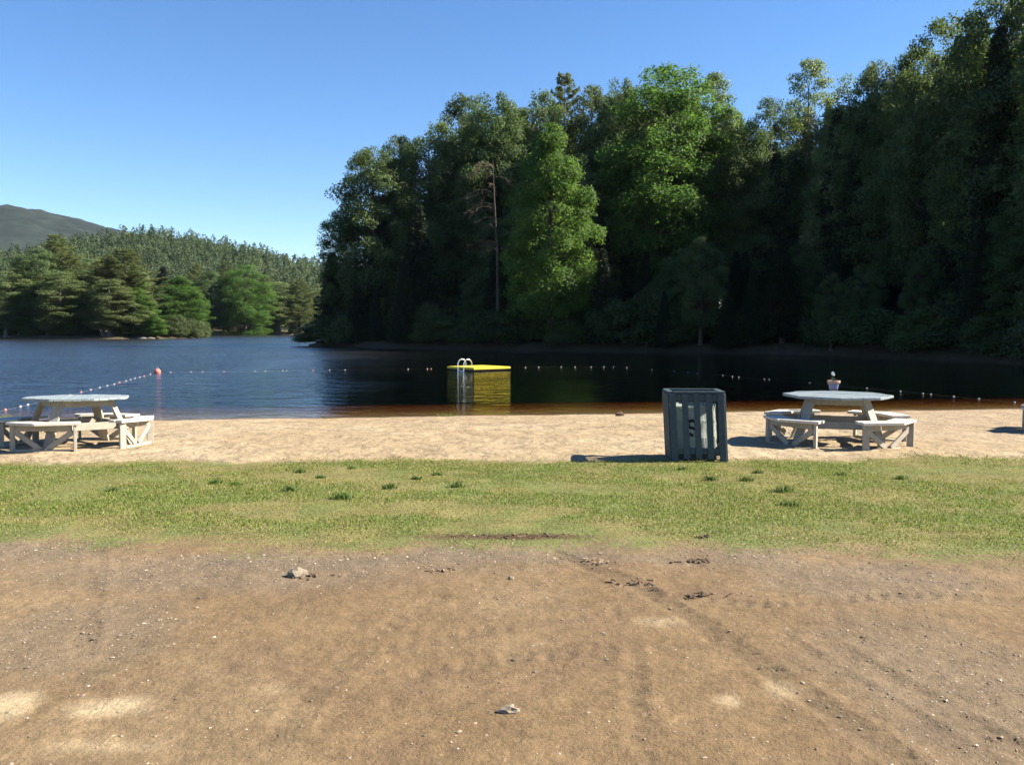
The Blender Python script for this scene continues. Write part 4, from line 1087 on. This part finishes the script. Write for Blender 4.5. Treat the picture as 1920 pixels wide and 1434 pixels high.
pc = np.where(r.uniform(0, 1, len(x))[:, None] < 0.25, np.array([[0.34, 0.28, 0.21]]), np.array([[0.20, 0.155, 0.11]])) * r.uniform(0.5, 1.3, len(x))[:, None]
V, F, cl = pebbles(r, x, y, r.uniform(0.0025, 0.0075, len(x)) * np.where(r.uniform(0, 1, len(x)) < 0.10, 1.9, 1), pc)
tag(link('gravel', np_mesh('gravel', V, F, 3, False, {'Col': cl}, [M['pebble']])), 'scattered gravel on the dirt along the lawn\'s edge', 'gravel', kind='stuff')
n = 5000
x = r.uniform(-11, 14, n); y = r.uniform(11.6, 21.5, n); k_ = r.uniform(0, 1, n) < sstep(0.5, 0.75, fbm(x * 1.2, y * 3.2, 45, 4)) + 0.1; x, y = x[k_], y[k_]
V, F, cl = pebbles(r, x, y, r.uniform(0.008, 0.022, len(x)), np.array([[0.22, 0.16, 0.10]]) * r.uniform(0.6, 1.8, len(x))[:, None])
tag(link('beach_litter', np_mesh('beach_litter', V, F, 3, False, {'Col': cl}, [M['pebble']])), 'fine dark litter and pebbles strewn over the sand', 'beach litter', kind='stuff')

def stone_mesh(name, seed, sx_, sy_, sz_, m):
    rr = np.random.default_rng(seed); bm = bmesh.new(); bmesh.ops.create_icosphere(bm, subdivisions=2, radius=1)
    for v in bm.verts:
        k = 1 + 0.22 * rr.normal() * 0.7; v.co = Vector((v.co.x * sx_ * k, v.co.y * sy_ * k, max(v.co.z, -0.4) * sz_ * k))
    me = bpy.data.meshes.new(name); bm.to_mesh(me); bm.free(); me.materials.append(m); return me
M['stone_pale'] = plain('pale_stone', (0.204, 0.167, 0.122), 0.85, 0.2, 60, bump=0.002)
M['stone_shore'] = plain('shore_stone', (0.176, 0.160, 0.136), 0.85, 0.25, 4, bump=0.02)
M['barkchip'] = plain('bark_chip', (0.115, 0.078, 0.052), 0.95, 0.35, 60, bump=0.003)
M['dryleaf'] = plain('dry_leaf', (0.20, 0.15, 0.10), 0.8, 0.25, 60)
for k, (px, py, w_, h_, lab) in enumerate(((955, 1332, 0.047, 0.022, 'flat pale stone lying alone on the bare dirt'), (558, 1079, 0.075, 0.045, 'pale lump of rock beside dark bark bits near the lawn edge'),
                                           (958, 1085, 0.022, 0.02, 'small whitish stone on the dirt between two bark heaps'), (1162, 783, 0.10, 0.09, 'small dark clod of weed on the sand near the waterline'))):
    c = at_z(px, py) if py > 900 else at_z(px, py, -0.36)
    o = link('stone', stone_mesh('stone', k + 3, w_, w_ * 0.6, h_, M['stone_pale'] if py > 900 else M['barkchip']))
    o.location = (c.x, c.y, ground_z(c.x, c.y) + h_ * 0.15); tag(o, lab, 'stone')
def chip_heap(px, py, n_, sx_, sy_, lab, m, sz=0.02):
    c = at_z(px, py); e_ = thing('bark_heap', lab, 'bark bits', (c.x, c.y, ground_z(c.x, c.y)))
    for k in range(n_):
        dx, dy = random.gauss(0, sx_), random.gauss(0, sy_); l = sz * random.uniform(0.5, 1.4); a = random.uniform(0, 3.14)
        z_ = ground_z(c.x + dx, c.y + dy) - e_.location.z + 0.006
        me = box_mesh('bark_chip', (dx - l * math.cos(a), dy - l * math.sin(a), z_), (dx + l * math.cos(a), dy + l * math.sin(a), z_ + random.uniform(-0.004, 0.018)), (random.uniform(-.5, .5), random.uniform(-.5, .5), 1), l * 0.6, 0.006, m, 0.001)
        link('bark_chip', me, None, e_)
chip_heap(590, 1080, 16, 0.08, 0.03, 'dark bark bits scattered beside the pale rock near the lawn edge', M['barkchip'])
chip_heap(1190, 1096, 22, 0.07, 0.05, 'heap of dark bark bits in the wheel mark on the dirt', M['barkchip'])
chip_heap(1122, 1054, 14, 0.06, 0.03, 'bark bits with a pale piece at the start of the wheel mark', M['dryleaf'])
chip_heap(1300, 1056, 16, 0.06, 0.03, 'dark bark bits on the gravel below the litter bin', M['barkchip'])
chip_heap(1312, 1118, 14, 0.07, 0.03, 'low scatter of bark bits where two wheel marks cross', M['barkchip'], 0.022)
chip_heap(828, 1070, 16, 0.07, 0.025, 'dry leaf scraps on the gravel below the raft', M['dryleaf'], 0.017)
chip_heap(950, 1003, 30, 0.30, 0.05, 'long strip of dark mulch bits along the lawn edge', M['barkchip'], 0.019)
chip_heap(1318, 1006, 10, 0.04, 0.02, 'small clump of dark mulch bits in the thin grass', M['barkchip'], 0.019)
# rocks of the wooded point's tip and the far bank
for k, (px, py, Y, w_, h_, lab) in enumerate(((600, 648.5, 110.5, 1.5, 0.28, 'long low pale rock at the waterline of the wooded point\'s tip'), (268, 632, 188, 1.3, 0.35, 'pale boulder at the far waterline below the open-limbed pine'),
                                              (283, 631, 187.5, 0.9, 0.3, 'smaller pale boulder on the far waterline beside its larger neighbour'), (20, 634.5, 191, 1.8, 0.5, 'pale boulder on the far waterline below the end poplar'))):
    p = at_y(px, py, Y)
    o = link('rock', stone_mesh('rock', k + 40, w_, w_ * 0.5, h_, M['stone_shore'])); o.location = (p.x, Y, WATER_Z + h_ * 0.2); tag(o, lab, 'rock')

# ------------------------------------------------------------------ haze
m, ns, lk, b = mat('haze'); ns.remove(b)
pv = nd(ns, 'ShaderNodeVolumePrincipled'); pv.inputs['Color'].default_value = (0.62, 0.79, 1, 1); pv.inputs['Density'].default_value = 0.000028; pv.inputs['Anisotropy'].default_value = 0.2
lk.new(pv.outputs[0], ns['Material Output'].inputs['Volume'])
x0, x1, y0, y1, z0, z1 = -3100, 800, -300, 3500, -10, 395
wv = [(x0, y0, z0), (x1, y0, z0), (x1, y1, z0), (x0, y1, z0), (x0, y0, z1), (x1, y0, z1), (x1, y1, z1), (x0, y1, z1)]
tag(link('haze', np_mesh('haze', wv, wf, 4, False, None, [m])), 'thin blue haze in the distance', 'haze', kind='stuff')
